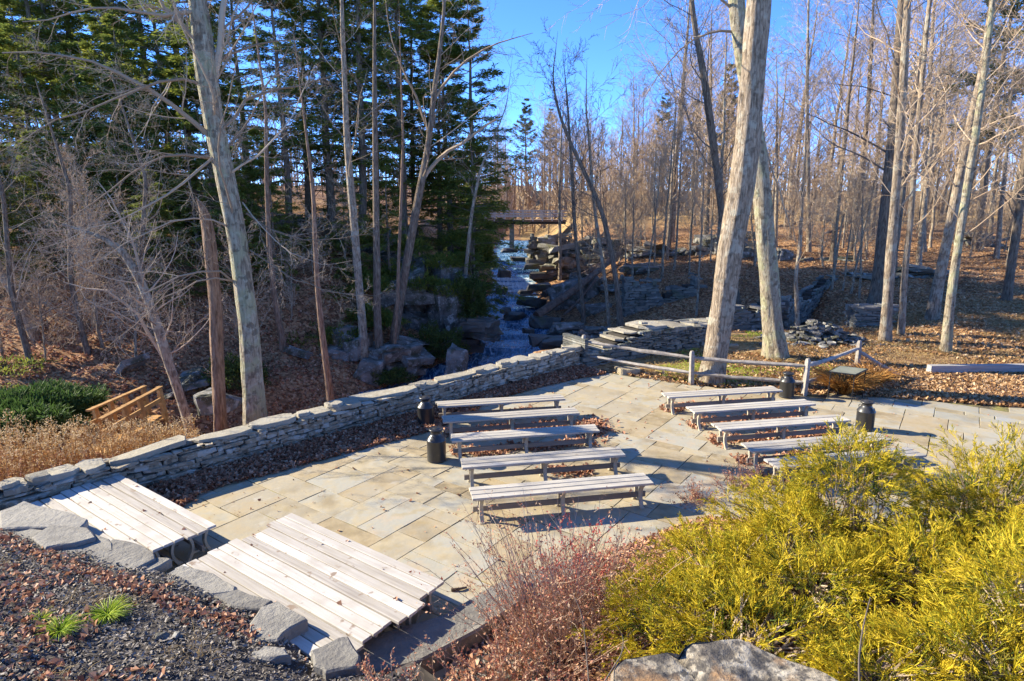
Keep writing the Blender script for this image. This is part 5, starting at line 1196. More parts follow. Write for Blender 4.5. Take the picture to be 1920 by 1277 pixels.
# ---------------------------------------------------------------- golden threadleaf shrubs
def strips(mb, P, W, rng, flat=None):
    """thin two-sided ribbons: P (B,K,3), W (B,K)"""
    T = unit(np.gradient(P, axis=1)); S = unit(np.cross(T, np.broadcast_to(unit(rng.normal(size=(len(P), 1, 3))), T.shape)))
    A = P - S * W[..., None] / 2; Bq = P + S * W[..., None] / 2; K = P.shape[1]
    V = np.stack([A, Bq], 2).reshape(-1, 3); i = np.arange(len(P) * K * 2).reshape(len(P), K, 2)
    mb.add(V, np.stack([i[:, :-1, 0], i[:, :-1, 1], i[:, 1:, 1], i[:, 1:, 0]], -1).reshape(-1, 4))

def frond_set(O, Dr, L, rng, mb, n1=11, n2=4, wd=.0062):
    """feathery sprays: stem, side threads and finer threads, drooping at the tips"""
    B = len(O); K = 5; Dr = unit(Dr); P = np.empty((B, K, 3)); P[:, 0] = O; d = Dr.copy()
    for k in range(1, K):
        d = unit(d + rng.normal(0, .08, d.shape) + [0, 0, -.07]); P[:, k] = P[:, k - 1] + d * (L / (K - 1))[:, None]
    strips(mb, P, np.tile(np.linspace(wd * 1.3, wd * .7, K), (B, 1)), rng)
    flatn = unit(np.cross(Dr, rng.normal(size=Dr.shape)))
    pi = np.repeat(np.arange(B), n1); t = rng.uniform(.12, 1, B * n1); s = t * (K - 1); i = np.minimum(s.astype(int), K - 2); f = (s - i)[:, None]
    p = P[pi, i] * (1 - f) + P[pi, i + 1] * f; T = unit(P[pi, i + 1] - P[pi, i]); sd = flatn[pi] * rng.choice([-1, 1], len(pi))[:, None] + rng.normal(0, .3, T.shape)
    d = unit(T + unit(sd) * .75); l1 = L[pi] * .48 * (1.15 - t * .7) * rng.uniform(.6, 1.25, len(pi)); K1 = 4; Q = np.empty((len(pi), K1, 3)); Q[:, 0] = p
    for k in range(1, K1):
        d = unit(d + T * .12 + rng.normal(0, .09, d.shape) + [0, 0, -.06]); Q[:, k] = Q[:, k - 1] + d * (l1 / (K1 - 1))[:, None]
    strips(mb, Q, np.tile(np.linspace(wd, wd * .45, K1), (len(Q), 1)), rng)
    if n2:
        pj = np.repeat(np.arange(len(Q)), n2); t = rng.uniform(.2, .95, len(pj)); s = t * (K1 - 1); i = np.minimum(s.astype(int), K1 - 2); f = (s - i)[:, None]
        p = Q[pj, i] * (1 - f) + Q[pj, i + 1] * f; T2 = unit(Q[pj, i + 1] - Q[pj, i]); d = unit(T2 + unit(flatn[pi][pj] * rng.choice([-1, 1], len(pj))[:, None] + rng.normal(0, .45, T2.shape)) * .7)
        l2 = l1[pj] * .55 * (1.1 - t * .5); R = np.stack([p, p + unit(d + T2 * .2) * l2[:, None]], 1)
        strips(mb, R, np.tile([wd * .9, wd * .4], (len(R), 1)), rng)

def golden_shrub(label, blobs, n, seed, L=(.15, .30)):
    """blobs: ellipsoids cx, cy, cz, rx, ry, rz"""
    rng = np.random.default_rng(seed); blobs = np.array(blobs, float); c = blobs[:, :3].mean(0); zb = hz(c[0], c[1])
    t = empty('golden_shrub', (c[0], c[1], zb), 0, label, 'shrub', 'golden threadleaf shrubs'); org = np.array([c[0], c[1], zb])
    vol = (blobs[:, 3] * blobs[:, 4] + blobs[:, 5] * blobs[:, 3]); pr = vol / vol.sum()
    b = rng.choice(len(blobs), n, p=pr); u = unit(rng.normal(size=(n, 3))); u[:, 2] = np.abs(u[:, 2]) * np.where(rng.uniform(size=n) < .88, 1, -.5); u = unit(u)
    lump = 1 + .62 * vnoise(u[:, 0] * 2.6 + b * 7 + u[:, 2] * 2.1, u[:, 1] * 2.6 - u[:, 2] * 1.7, seed) + .36 * vnoise(u[:, 0] * 6.5 + b * 3, u[:, 1] * 6.5 + u[:, 2] * 5, seed + 1)
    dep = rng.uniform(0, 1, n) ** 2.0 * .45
    O = blobs[b, :3] + u * blobs[b, 3:] * (lump * (1 - dep) - .10)[:, None]
    # drop sprays buried deep inside a neighbouring lobe
    keep = np.ones(n, bool)
    for k, q in enumerate(blobs):
        e = (((O - q[:3]) / q[3:]) ** 2).sum(1); keep &= (b == k) | (e > .42)
    keep &= O[:, 2] > height(O[:, 0], O[:, 1]) - .02
    O, u, dep = O[keep], u[keep], dep[keep]; Dr = unit(u * [1, 1, .8] + [0, 0, .12] + rng.normal(0, .40, O.shape)); ln = rng.uniform(*L, len(O))
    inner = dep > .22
    g = MB(); frond_set(O[~inner] - org, Dr[~inner], ln[~inner], rng, g); g.build('foliage', M['gold'], t)
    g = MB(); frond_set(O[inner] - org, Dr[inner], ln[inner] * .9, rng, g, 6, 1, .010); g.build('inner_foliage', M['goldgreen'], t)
    s = MB(); m = 700; q = rng.choice(len(O), m); bb = blobs[rng.choice(len(blobs), m, p=pr)]
    root = np.c_[bb[:, 0] + rng.normal(0, .15, m), bb[:, 1] + rng.normal(0, .15, m), height(bb[:, 0], bb[:, 1]) - .05]; j = np.argmin(((O[q][:, None, :2] - bb[None, :, :2]) ** 2).sum(2), 1)
    root = root[j]; mid = root * .5 + O[q] * .5 + np.c_[rng.normal(0, .08, (m, 2)), np.full(m, .12)]
    tubes(s, np.stack([root, mid, O[q]], 1) - org, np.array([[.016, .011, .004]]) * rng.uniform(.6, 1.3, (m, 1)), 4); s.build('stem', M['twig'], t)
    return t
golden_shrub('large golden threadleaf shrub mound in the foreground rising to a peak before the right benches',
             [(3.5, 6.9, .70, 1.15, .9, .85), (2.5, 6.3, .66, 1.1, .9, .70), (1.7, 5.5, .85, .85, .75, .52), (3.0, 5.5, .95, 1.15, .85, .74), (2.2, 4.85, 1.15, .9, .7, .42), (4.1, 5.7, .95, .9, .9, .75), (4.05, 7.0, 1.48, .66, .6, .85), (3.3, 6.5, 1.1, .6, .55, .55)], 6300, 1)
golden_shrub('broad golden threadleaf shrub at the right edge behind the nearest golden shrub',
             [(5.9, 7.0, 1.1, 1.0, 1.0, 1.05), (6.8, 6.9, .9, 1.2, 1.1, 1.05), (5.4, 5.9, .95, 1.0, .9, .82), (6.2, 5.8, 1.0, 1.0, .9, .9), (5.0, 6.6, .7, .7, .7, .7)], 4700, 2)
golden_shrub('golden threadleaf shrub nearest the camera in the bottom right corner', [(3.75, 4.15, 1.42, .75, .6, .42), (4.5, 4.5, 1.6, .8, .7, .5), (3.0, 4.2, 1.25, .6, .5, .32)], 1500, 3, (.2, .36))

# ---------------------------------------------------------------- red-leaved bushes and bare twigs in the bed
def red_bush(label, x, y, h, w, ns, seed, leaves=6, stem='redstem', leaf='redleaf', lsz=.022):
    rng = np.random.default_rng(seed); z = hz(x, y); t = empty('red_bush', (x, y, z), 0, label, 'bush', 'red-leaved bushes in the planting bed')
    base = np.c_[rng.normal(0, w * .22, (ns, 2)), np.zeros(ns)]; d = unit(np.c_[base[:, :2] / w * 1.1 + rng.normal(0, .22, (ns, 2)), np.ones(ns)]); L = h * rng.uniform(.5, 1.08, ns); K = 7
    P = np.empty((ns, K, 3)); P[:, 0] = base - [0, 0, .05]
    for k in range(1, K):
        d = unit(d + rng.normal(0, .09, d.shape) + np.c_[base[:, :2] / w * .12, np.zeros(ns)]); P[:, k] = P[:, k - 1] + d * (L / (K - 1))[:, None]
    R = np.tile(np.linspace(.0055, .002, K), (ns, 1)); mb = MB(); tubes(mb, P, R, 3)
    Q, S = grow(P, R, 6, .3, .98, R_(38), .32, .6, 5, .13, .05, rng, rmin=.0018); tubes(mb, Q, S, 3); mb.build('stem', M[stem], t)
    pi = np.repeat(np.arange(len(Q)), leaves); f = rng.uniform(.15, 1, len(pi)) * 4; i = np.minimum(f.astype(int), 3); C = Q[pi, i] + (Q[pi, i + 1] - Q[pi, i]) * (f - i)[:, None]
    dr = unit(rng.normal(size=C.shape) + [0, 0, .1]); k = rng.uniform(size=len(C)) < .75
    lb = MB(); cards(lb, C[k], dr[k], unit(rng.normal(size=C[k].shape)), lsz * rng.uniform(.6, 1.5, k.sum()) * 1.3, lsz * rng.uniform(.5, 1, k.sum()), rng); lb.build('leaf_spray', M[leaf], t)
p = at(1055, 1190, .55); red_bush('dense reddish bush in the bed directly in front of the front left bench', p[0], p[1], 1.55, 1.1, 170, 1, 5)
p = at(1150, 1160, .5); red_bush('tan-red twiggy bush between the red bush and the golden shrub', p[0], p[1], 1.0, .9, 110, 2, 4, lsz=.02)
p = at(960, 1230, .7); red_bush('low reddish brown brush beside the broad ledge stones', p[0], p[1], .6, .9, 90, 3, 5)
p = at(790, 1262, .8); red_bush('low pinkish brown brush at the bottom edge right of the rough edging slab', p[0], p[1], .42, .9, 70, 10, 5)
p = at(985, 1165, .35); red_bush('pinkish twigs over the far end of the broad ledge stones', p[0], p[1], .6, .6, 60, 11, 5)
p = at(1080, 1120, .3); red_bush('bright red leaved tips of the bush nearest the front left bench', p[0], p[1], 1.0, .55, 60, 12, 9, leaf='redtip')
p = at(840, 1240, .9); red_bush('sparse dark twigs reaching up in front of the pushed-together benches', p[0], p[1], .75, .3, 10, 4, 4)
p = at(1080, 1262, 1.0); red_bush('brown tangle of stems left of the tree stump', p[0], p[1], .5, .55, 55, 5, 4)
p = at(1395, 905, .1); red_bush('dusky pink twiggy bush behind the golden shrub at the foot of a right row bench', p[0], p[1], .62, .6, 70, 6, 5)
p = at(1310, 930, .1); red_bush('dusky pink twiggy bush at the edge of the paving left of the golden shrub', p[0], p[1], .5, .5, 50, 7, 5)
p = at(1660, 850, .05); red_bush('pinkish twigs showing between the two golden shrubs by the nearest right bench', p[0], p[1], .4, .7, 45, 8, 5)
p = at(730, 1262, 1.0); red_bush('thin red-leaved sprigs at the bottom edge beside the rough edging slab', p[0], p[1], .45, .4, 18, 9, 6)
def bare_stem(pts, r, label):
    b = MB(); P = resample(np.array([atd(*p) for p in pts]), 12); rng = np.random.default_rng(1); tubes(b, P, np.linspace(r, r * .4, 12)[None], 6)
    Q, S = grow(P[None], np.linspace(r, r * .4, 12)[None], 4, .3, .9, .7, .25, .5, 5, .12, .05, rng); tubes(b, Q, S, 4)
    tag(b.build('bare_stem', M['twigdark'], None, True), label, 'stem')
bare_stem([(1612, 1300, 3.4), (1610, 1230, 3.5), (1618, 1175, 3.55), (1632, 1120, 3.6)], .0075, 'single bare brown stem standing right of the stump before the golden shrub')
bare_stem([(1130, 1285, 3.3), (1150, 1250, 3.4), (1168, 1225, 3.45), (1170, 1190, 3.5), (1155, 1172, 3.5)], .005, 'thin curling bare stem over the left rim of the stump')
bare_stem([(1105, 1290, 3.6), (1098, 1210, 3.8), (1092, 1150, 3.9), (1075, 1115, 4.0)], .0055, 'upright thin stem left of the stump among the red twigs')

# ---------------------------------------------------------------- ornamental grass clumps by the panel
def grass_clump(mb, x, y, z, h, r, n, rng, wd=.012, droop=.25):
    a = rng.uniform(0, 2 * np.pi, n); o = np.c_[x + np.cos(a) * r * .35 * rng.uniform(0, 1, n), y + np.sin(a) * r * .35 * rng.uniform(0, 1, n), np.full(n, z)]
    d = unit(np.c_[np.cos(a) * rng.uniform(.1, .7, n), np.sin(a) * rng.uniform(.1, .7, n), np.ones(n)]); K = 6; L = h * rng.uniform(.6, 1.25, n); P = np.empty((n, K, 3)); P[:, 0] = o
    for k in range(1, K):
        d = unit(d + np.c_[np.cos(a), np.sin(a), np.full(n, -.6)] * droop + rng.normal(0, .05, d.shape)); P[:, k] = P[:, k - 1] + d * (L / (K - 1))[:, None]
    strips(mb, P, np.tile(np.linspace(wd, wd * .3, K), (n, 1)), rng)
def clump(name, label, px, py, z, h, r, n, mat, seed, cat='grass clump', wd=.016, droop=.3):
    rng = np.random.default_rng(seed); p = at(px, py, z); zz = max(hz(p[0], p[1]), 0); mb = MB(); grass_clump(mb, 0, 0, 0, h, r, n, rng, wd, droop)
    tag(mb.build(name, M[mat], None, False, (p[0], p[1], zz)), label, cat)
clump('ornamental_grass', 'bushy orange-brown grass clump at the patio edge in front of the panel', 1580, 738, 0, .85, .55, 1500, 'orangegrass', 1, droop=.17)
clump('ornamental_grass', 'darker orange grass clump behind the panel beside the last fence post', 1632, 722, 0, .72, .5, 900, 'orangegrass', 2, droop=.17)
clump('dead_stalks', 'small clump of dead brown stalks by the fence post left of the leaning trunk', 1284, 712, 0, .5, .15, 60, 'drygrass', 3)
clump('grass_tuft', 'bright green grass tuft in the mulch nearest the edging slabs', 200, 1138, .9, .22, .17, 330, 'greengrass', 4, wd=.009)
clump('grass_tuft', 'bright green grass tuft in the mulch nearer the bottom, right of the sparse one', 108, 1166, 1.05, .18, .17, 260, 'greengrass', 5, wd=.009)
clump('grass_tuft', 'sparse green grass tuft at the left of the other two in the mulch', 72, 1152, 1.0, .12, .12, 60, 'greengrass', 6, wd=.006)
clump('grass_tuft', 'ring of dry grass around the foot of the lichened trunk', 1468, 680, 0, .3, .6, 200, 'drygrass', 7)
clump('grass_tuft', 'dry grass tuft at the foot of the pale tree behind the timbers', 1776, 662, .1, .3, .5, 160, 'drygrass', 8)

# ---------------------------------------------------------------- spreading evergreens, mossy mounds and rhododendron
def evergreen(name, label, c, r, n, mat, seed, L=.20, W=.045, cat='shrub', group=None):
    rng = np.random.default_rng(seed); u = unit(rng.normal(size=(n, 3))); u[:, 2] = np.abs(u[:, 2]); lump = 1 + .95 * vnoise(u[:, 0] * 3 + 9, u[:, 1] * 3 + u[:, 2] * 3, seed) + .5 * vnoise(u[:, 0] * 8, u[:, 1] * 8 + u[:, 2] * 8, seed)
    C = u * np.array(r) * (lump * (1 - rng.uniform(0, 1, n) ** 2 * .4))[:, None]; dr = unit(u + rng.normal(0, .6, u.shape) + [0, 0, .1]); mb = MB()
    cards(mb, C, dr, unit(np.array([0, 0, 1.0]) + rng.normal(0, .5, u.shape)), L * rng.uniform(.5, 1.4, n), W * rng.uniform(.6, 1.3, n), rng)
    t = empty(name, c, 0, label, cat, group); mb.build('foliage', M[mat], t)
    s = MB(); q = C[rng.choice(n, 60)]; tubes(s, np.stack([q * 0 + [0, 0, -.2], q * .5 + [0, 0, .05], q * .95], 1), np.array([[.03, .02, .008]] * 60), 4); s.build('stem', M['darkbark'], t)
def eg(name, label, px, py, D, r, n, mat, seed, **k):
    p = atd(px, py, D); evergreen(name, label, (p[0], p[1], p[2]), r, n, mat, seed, **k)
eg('spreading_evergreen', 'wide bright green spreading evergreen at the left edge behind the dried weeds', 35, 785, 19.5, (2.2, 1.5, .72), 15000, 'juniper', 1, L=.28, W=.05)
eg('spreading_evergreen', 'darker spreading evergreen sweeping down left of the orange footbridge', 120, 775, 20.5, (1.4, 1.2, .6), 7000, 'juniper', 2)
eg('spreading_evergreen', 'low dark evergreen behind the wide bright green one at the left edge', -10, 730, 23.5, (2.2, 1.8, 1.1), 7000, 'hemlock', 3)
eg('moss_mound', 'rounded green mossy mound of low leaves on the rock beside the creek', 815, 665, 29.5, (1.35, 1.1, 1.15), 9000, 'moss', 4, L=.09, W=.06, cat='ground plant')
eg('evergreen_bush', 'dark leafy bush hanging over the left bank of the creek', 878, 590, 32.0, (.85, 1.0, 1.7), 9000, 'moss', 5, L=.14, W=.07)
eg('evergreen_bush', 'dark leafy bush on the bank by the upper rapids', 885, 500, 41, (1.3, 1.4, 1.8), 8000, 'hemlock', 6, L=.2, W=.08)
eg('rhododendron', 'dark leafy rhododendron behind the broken trunk on the far bank', 445, 715, 24, (1.2, .9, .8), 3500, 'moss', 7, L=.16, W=.07)
eg('rhododendron', 'leafy rhododendron in dappled light left of the mossy tilted slab', 575, 640, 29, (.9, .8, .7), 2500, 'moss', 8, L=.16, W=.07)
eg('rhododendron', 'small green leafy plant among rocks just above the wall left of the milk cans', 735, 715, 26.5, (.8, .6, .4), 1800, 'moss', 9, L=.14, W=.06)
eg('rhododendron', 'rhododendron on the dark slope above the orange footbridge', 300, 690, 27.5, (1.4, .9, .6), 3000, 'moss', 10, L=.16, W=.07)
hsap = 'at the foot of the cliff left of its dark crack|in front of the middle of the rock face|under the middle trunks by the brown overhang|beside the top of the pale upright buttress|before the dark crack of the cliff|right of the brown shaded trunk on the left bank|above the rock face left of the pale forked tree|hanging over the upper creek on the left|high above the left end of the cliff|left of the dim cliff block behind the big pale tree|under the low limbs right of the big pale tree|left of the pale scaly trunk at mid height|left of the forked tree above the mossy mound|right of the forked tree before the buttress|beside the white streaked slab|in front of the pale buttress by the creek|between the forked tree and the dark straight trunk|right of the big pale tree among its drooping twigs|high right of the big pale tree|above the pale scaly trunk foot on the ledge|between the big pale tree and the brown shaded trunk|just right of the broken reddish trunk'.split('|')
for k, (px, py, D) in enumerate(((600, 590, 31), (690, 600, 30), (700, 545, 31), (830, 500, 33), (660, 520, 32), (540, 660, 28), (770, 470, 34), (860, 460, 36), (610, 470, 34), (480, 600, 30), (575, 545, 32), (625, 560, 31), (720, 610, 30), (790, 540, 32), (640, 640, 28.5), (850, 550, 32), (745, 520, 33), (520, 520, 32), (575, 480, 34), (680, 460, 34), (450, 640, 28), (400, 600, 30))):
    eg('hemlock_sapling', 'feathery hemlock sapling ' + hsap[k], px, py, D, (1.0, .85, .6), 1700, 'hemlock', 30 + k, L=.24, W=.06, cat='sapling', group='hemlock saplings before the cliff')

# ---------------------------------------------------------------- leaf litter, mulch, weeds, grass
def leaves(name, X, Y, mat, seed, size=.075, lift=.03, label=None, cat=None, parent=None, zadd=None, tiltmax=.7):
    rng = np.random.default_rng(seed); n = len(X); Z = np.maximum(height(X, Y), np.where(inside(X, Y, PATIO), .014, -99)) + rng.uniform(.004, 1, n) * lift
    if zadd is not None: Z = Z + zadd
    s = size * rng.uniform(.5, 1.35, n); a = rng.uniform(0, 2 * np.pi, n); tl = rng.uniform(-tiltmax, tiltmax, (n, 2)); f = rng.uniform(.1, .55, n)
    dx = np.c_[np.cos(a), np.sin(a), tl[:, 0]]; dy = np.c_[-np.sin(a), np.cos(a), tl[:, 1]]; C = np.c_[X, Y, Z]; up = np.array([0, 0, 1.0])
    p = [C - dx * s[:, None] * .55, C - dx * s[:, None] * .1 - dy * s[:, None] * .4 + up * (f * s)[:, None], C + dx * s[:, None] * .55, C - dx * s[:, None] * .05 + dy * s[:, None] * .42 + up * (f * s)[:, None]]
    V = np.stack(p, 1).reshape(-1, 3); i = np.arange(n * 4).reshape(-1, 4)
    mb = MB(); mb.add(V, np.concatenate([i[:, [0, 1, 2]], i[:, [0, 2, 3]]]))
    return tag(mb.build(name, M[mat], parent), label, cat, None, 'stuff')
def litter():
    rng = np.random.default_rng(50)
    # drift along the wall
    n = 20000; t = rng.uniform(.24, 1.0, n) * WLEN; w = .48 + .8 * np.clip(vnoise(t * .7, t * 0, 3) + .5, .1, 1) + .5 * np.exp(-((t / WLEN - .30) / .05) ** 2); q = rng.uniform(0, 1, n) ** 1.25 * w
    X = W0[0] + WU[0] * t - WN[0] * q; Y = W0[1] + WU[1] * t - WN[1] * q
    leaves('leaf_litter', X, Y, 'leaflitter', 1, .085, .05, 'thick drift of dead brown leaves along the foot of the stone wall', 'leaves', zadd=.06 * (1 - q / w))
    # under and between the benches
    X, Y = [], []
    for k, m in ((4, 500), (3, 1100), (2, 700), (1, 220), (5, 500), (6, 900), (7, 900), (8, 900), (9, 900)):
        c = CB[k]; a = rng.uniform(-1.5, 1.6, m) if k not in (1, 4) else rng.uniform(.2, 1.0, m); b = rng.normal(.25, .13, m) + .12 * np.sin(a * 5 + k); u = R_(11)
        X.append(c[0] + a * math.cos(u) - b * math.sin(u)); Y.append(c[1] + a * math.sin(u) + b * math.cos(u))
    c = CB[3]; X.append(rng.normal(c[0] + 1.85, .2, 600)); Y.append(rng.normal(c[1] + .35, .3, 600))
    leaves('leaf_litter', np.concatenate(X), np.concatenate(Y), 'leaflitter', 2, .08, .04, 'dead leaves gathered in strips beneath the benches', 'leaves')
    # leaves lying on the pushed-together benches
    for c0, nb, sd in ((at(408, 986, BH)[:2], 3, 31), (at(834, 1092, BH)[:2], 4, 32)):
        n = 16; a = rng.uniform(.2, 2.9, n); b = rng.uniform(.05, nb * .44, n); X = c0[0] - au[0] * a - av[0] * b; Y = c0[1] - au[1] * a - av[1] * b
        leaves('fallen_leaves', X, Y, 'leaflitter', sd, .06, .004, 'few curled leaves lying on the pale pushed-together benches', 'leaves', zadd=.452 - np.maximum(height(X, Y), np.where(inside(X, Y, PATIO), .014, -99)))
    # scattered on the paving
    n = 500; X = rng.uniform(-6, 14, n); Y = rng.uniform(5.5, 18, n); k = inside(X, Y, PATIO); leaves('leaf_litter', X[k], Y[k], 'leaflitter', 3, .06, .012, 'single dead leaves scattered over the paving', 'leaves')
    n = 2600; X = rng.uniform(-6, 9, n); Y = rng.uniform(5.5, 17, n); k = inside(X, Y, PATIO) & (vnoise(X * .9, Y * .9, 44) + .3 * vnoise(X * 5, Y * 5, 45) > .02); leaves('leaf_litter', X[k], Y[k], 'leaflitter', 11, .022, .006, 'crumbs of dead leaf blown over the paving', 'leaves')
    # right lawn and slope
    n = 52000; D = 15 + 40 * rng.uniform(0, 1, n) ** 1.7; px = rng.uniform(1090, 1990, n); X = (px - 960) * (D + 1) / 1207; Y = D; out = (poly_dist(X, Y, BACK) > -.15) & ~((Y > 18.5) & (Y < 26) & (vnoise(X * .45, Y * .45, 9) > .08) & (X < 15))
    leaves('leaf_litter', X[out], Y[out], 'tanleaf', 4, .11, .04, 'tan fallen leaves covering the lawn and slope behind the fence', 'leaves')
    n = 14000; px = rng.uniform(1640, 1990, n); D = rng.uniform(14.6, 19.3, n); X = (px - 960) * (D + 1) / 1207; out = poly_dist(X, D, BACK) > .0
    leaves('leaf_litter', X[out], D[out], 'tanleaf', 5, .10, .05, 'thick tan leaves between the paving and the grey timbers', 'leaves')
    # mulch bed leaves
    n = 8500; X = rng.uniform(-7.5, .4, n); Y = rng.uniform(3.4, 8.6, n); bd = -poly_dist(X, Y, BED); k = (bd > .15) & (vnoise(X * 1.1, Y * 1.1, 71) + .4 * vnoise(X * 4, Y * 4, 72) + .30 * (bd - 1.5) > -.0)
    leaves('leaf_litter', X[k], Y[k], 'leaflitter', 6, .062, .045, 'curled reddish brown leaves strewn over the mulch', 'leaves')
    t = rng.uniform(0, 1, 900); X = -8.2 + 5.6 * t + rng.normal(0, .1, 900); Y = 8.25 - 2.5 * t + rng.normal(0, .1, 900); leaves('leaf_litter', X, Y, 'leaflitter', 7, .06, .03, 'leaves lodged between the edging slabs', 'leaves')
    # planted bed at the right
    n = 9000; X = rng.uniform(-.9, 4.2, n); Y = rng.uniform(3.6, 9.2, n); bd = -poly_dist(X, Y, BED); k = bd > .05; leaves('leaf_litter', X[k], Y[k], 'leaflitter', 8, .07, .04, 'brown leaf cover under the red bushes', 'leaves')
    n = 24000; D = rng.uniform(21, 36, n); px = rng.uniform(-60, 900, n); X = (px - 960) * (D + 1.3) / 1207; i = np.array([0]); leaves('leaf_litter', X, D, 'leaflitter', 9, .12, .03, 'dead leaves on the shaded left bank', 'leaves')
    n = 9000; w = rng.uniform(.6, 4.5, n); t = rng.uniform(-3, 9, n); X = W0[0] + WU[0] * t + WN[0] * w; Y = W0[1] + WU[1] * t + WN[1] * w; leaves('leaf_litter', X, Y, 'leaflitter', 10, .09, .05, 'brown leaves behind the left part of the wall', 'leaves')
litter()
def mulch():
    rng = np.random.default_rng(51); n = 80000; X = rng.uniform(-8, .5, n); Y = rng.uniform(3.3, 8.6, n); bd = -poly_dist(X, Y, BED); k = bd > .05; X, Y = X[k], Y[k]; n = len(X)
    s = rng.uniform(.007, .026, n); w = s * rng.uniform(.2, .5, n); d = unit(np.c_[rng.normal(size=(n, 2)), rng.normal(0, .35, n)]); sd = unit(np.cross(d, np.array([0, 0, 1.0]) + rng.normal(0, .5, (n, 3)))); C = np.c_[X, Y, height(X, Y) + rng.uniform(0, .03, n)]
    V = np.stack([C - d * s[:, None] - sd * w[:, None], C + d * s[:, None] * .9 - sd * w[:, None] * .7, C + d * s[:, None] + sd * w[:, None], C - d * s[:, None] * .8 + sd * w[:, None]], 1).reshape(-1, 3)
    mb = MB(); mb.add(V, np.arange(n * 4).reshape(-1, 4)); tag(mb.build('mulch', M['mulch']), 'dark shredded bark mulch', 'mulch', None, 'stuff')
mulch()
def weeds():
    rng = np.random.default_rng(52); n = 2000; t = rng.uniform(-4, 7.6, n); w = rng.uniform(.7, 1, n) + rng.uniform(0, 1, n) * np.clip(4.6 - .5 * np.clip(t - 2, 0, 9), .3, 9); X = W0[0] + WU[0] * t + WN[0] * w; Y = W0[1] + WU[1] * t + WN[1] * w; Z = height(X, Y)
    h = rng.uniform(.55, 1.6, n) * np.clip(1.1 - .09 * np.clip(t, 0, 9), .45, 1); K = 4; d = unit(np.c_[rng.normal(0, .16, (n, 2)), np.ones(n)]); P = np.empty((n, K, 3)); P[:, 0] = np.c_[X, Y, Z]
    for k in range(1, K):
        d = unit(d + rng.normal(0, .08, d.shape)); P[:, k] = P[:, k - 1] + d * (h / (K - 1))[:, None]
    mb = MB(); tubes(mb, P, np.tile(np.linspace(.007, .003, K), (n, 1)), 3)
    m = 15; pi = np.repeat(np.arange(n), m); f = rng.uniform(.25, 1, len(pi)) * (K - 1); i = np.minimum(f.astype(int), K - 2); C = P[pi, i] + (P[pi, i + 1] - P[pi, i]) * (f - i)[:, None]
    cards(mb, C, unit(rng.normal(size=C.shape) + [0, 0, -.3]), unit(rng.normal(size=C.shape)), rng.uniform(.03, .09, len(C)), rng.uniform(.008, .02, len(C)), rng)
    # fluffy seed heads
    sd = MB(); m = 24; pi = np.repeat(np.arange(n)[::2], m); C = P[pi, -1] + rng.normal(0, 1, (len(pi), 3)) * [.045, .045, .03] + np.c_[np.zeros((len(pi), 2)), rng.uniform(-.06, .03, len(pi))]
    cards(sd, C, unit(rng.normal(size=C.shape) + [0, 0, .5]), unit(rng.normal(size=C.shape)), rng.uniform(.025, .05, len(C)), rng.uniform(.008, .016, len(C)), rng)
    tag(sd.build('seed_heads', M['seedhead']), 'pale fluffy seed heads on the dried goldenrod', 'weeds', None, 'stuff')
    tag(mb.build('dry_weeds', M['weed']), 'patch of dried goldenrod behind the left end of the wall', 'weeds', None, 'stuff')
weeds()
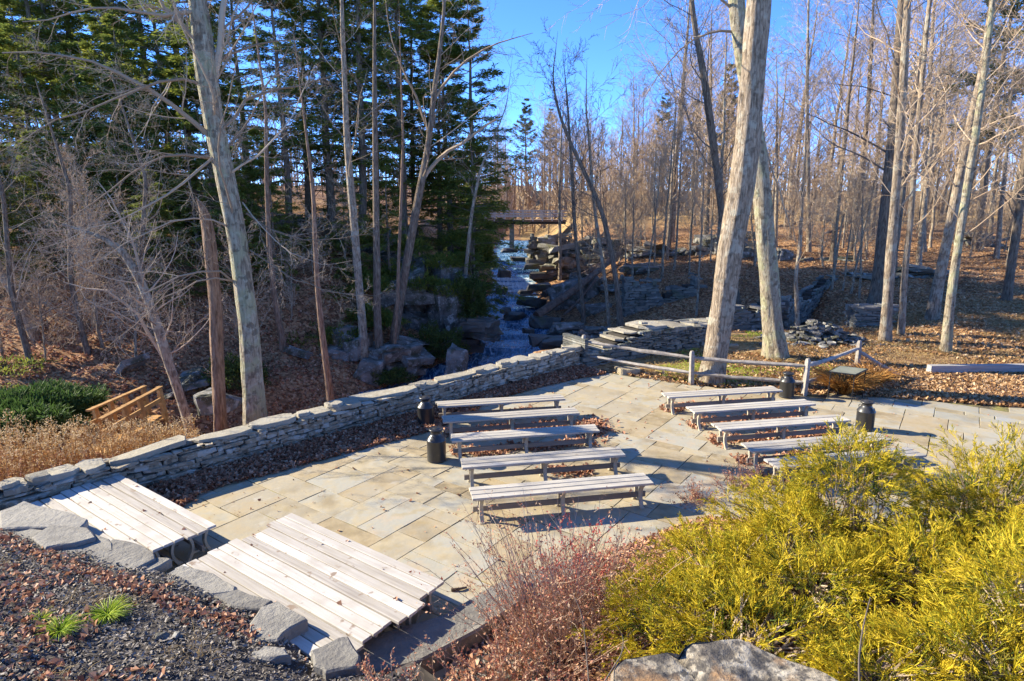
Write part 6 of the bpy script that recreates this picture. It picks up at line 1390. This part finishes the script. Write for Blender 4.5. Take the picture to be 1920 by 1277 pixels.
def lawn():
    rng = np.random.default_rng(53); n = 42000; D = rng.uniform(17.0, 27, n); px = rng.uniform(1210, 1990, n); X = (px - 960) * (D + 1) / 1207; v = vnoise(X * .7, D * .7, 15); k = (poly_dist(X, D, BACK) > .12) & (v > -.18)
    X, Y, v = X[k], D[k], v[k]; Z = height(X, Y); n = len(X); d = unit(np.c_[rng.normal(0, .7, (n, 2)), np.ones(n)]); h = rng.uniform(.06, .17, n)
    P = np.stack([np.c_[X, Y, Z - .01], np.c_[X, Y, Z] + d * (h * .6)[:, None], np.c_[X, Y, Z] + (d + [0, 0, -.35]) * h[:, None] + np.c_[d[:, :2] * h[:, None] * .4, np.zeros(n)]], 1)
    g = (vnoise(X * .8 + 40, Y * .8, 16) > .10) & (X < 11) & (rng.uniform(size=n) < .8)
    a = MB(); strips(a, P[~g], np.tile([.012, .010, .003], ((~g).sum(), 1)), rng); tag(a.build('dry_grass', M['drygrass']), 'straw-coloured dry grass behind the fence', 'grass', None, 'stuff')
    a = MB(); strips(a, P[g], np.tile([.014, .011, .003], (g.sum(), 1)), rng); tag(a.build('green_grass', M['greengrass']), 'patches of bright green grass behind the fence', 'grass', None, 'stuff')
    n = 9000; X = rng.uniform(-6.5, .3, n); Y = rng.uniform(3.4, 7.5, n); bd = -poly_dist(X, Y, BED); k = (bd > .7) & (vnoise(X * 1.3, Y * 1.3, 18) > .12); X, Y = X[k], Y[k]; n = len(X); Z = height(X, Y); d = unit(np.c_[rng.normal(0, 1, (n, 2)), rng.uniform(.1, .6, n)]); h = rng.uniform(.05, .2, n)
    P = np.stack([np.c_[X, Y, Z], np.c_[X, Y, Z] + d * (h * .5)[:, None] + [0, 0, .02], np.c_[X, Y, Z] + d * h[:, None]], 1); a = MB(); strips(a, P, np.tile([.005, .004, .002], (n, 1)), rng); tag(a.build('dry_grass', M['drygrass']), 'dead grass blades lying on the mulch', 'grass', None, 'stuff')
    n = 6000; px = rng.uniform(1850, 1990, n); py = rng.uniform(717, 742, n); q = np.array([at(a, b, .03) for a, b in zip(px[:1500], py[:1500])]); b = MB()
    s = rng.uniform(.015, .04, len(q))[:, None]; V = np.stack([q + s * [-1, -.7, 0], q + s * [1, -.6, 0], q + s * [.2, .9, .2], q + s * [0, 0, 1.2]], 1); i = np.arange(len(q) * 4).reshape(-1, 4)
    b.add(V.reshape(-1, 3), np.concatenate([i[:, [0, 1, 3]], i[:, [1, 2, 3]], i[:, [2, 0, 3]]])); tag(b.build('gravel', M['gravel']), 'patch of grey gravel at the right edge', 'gravel', None, 'stuff')
lawn()
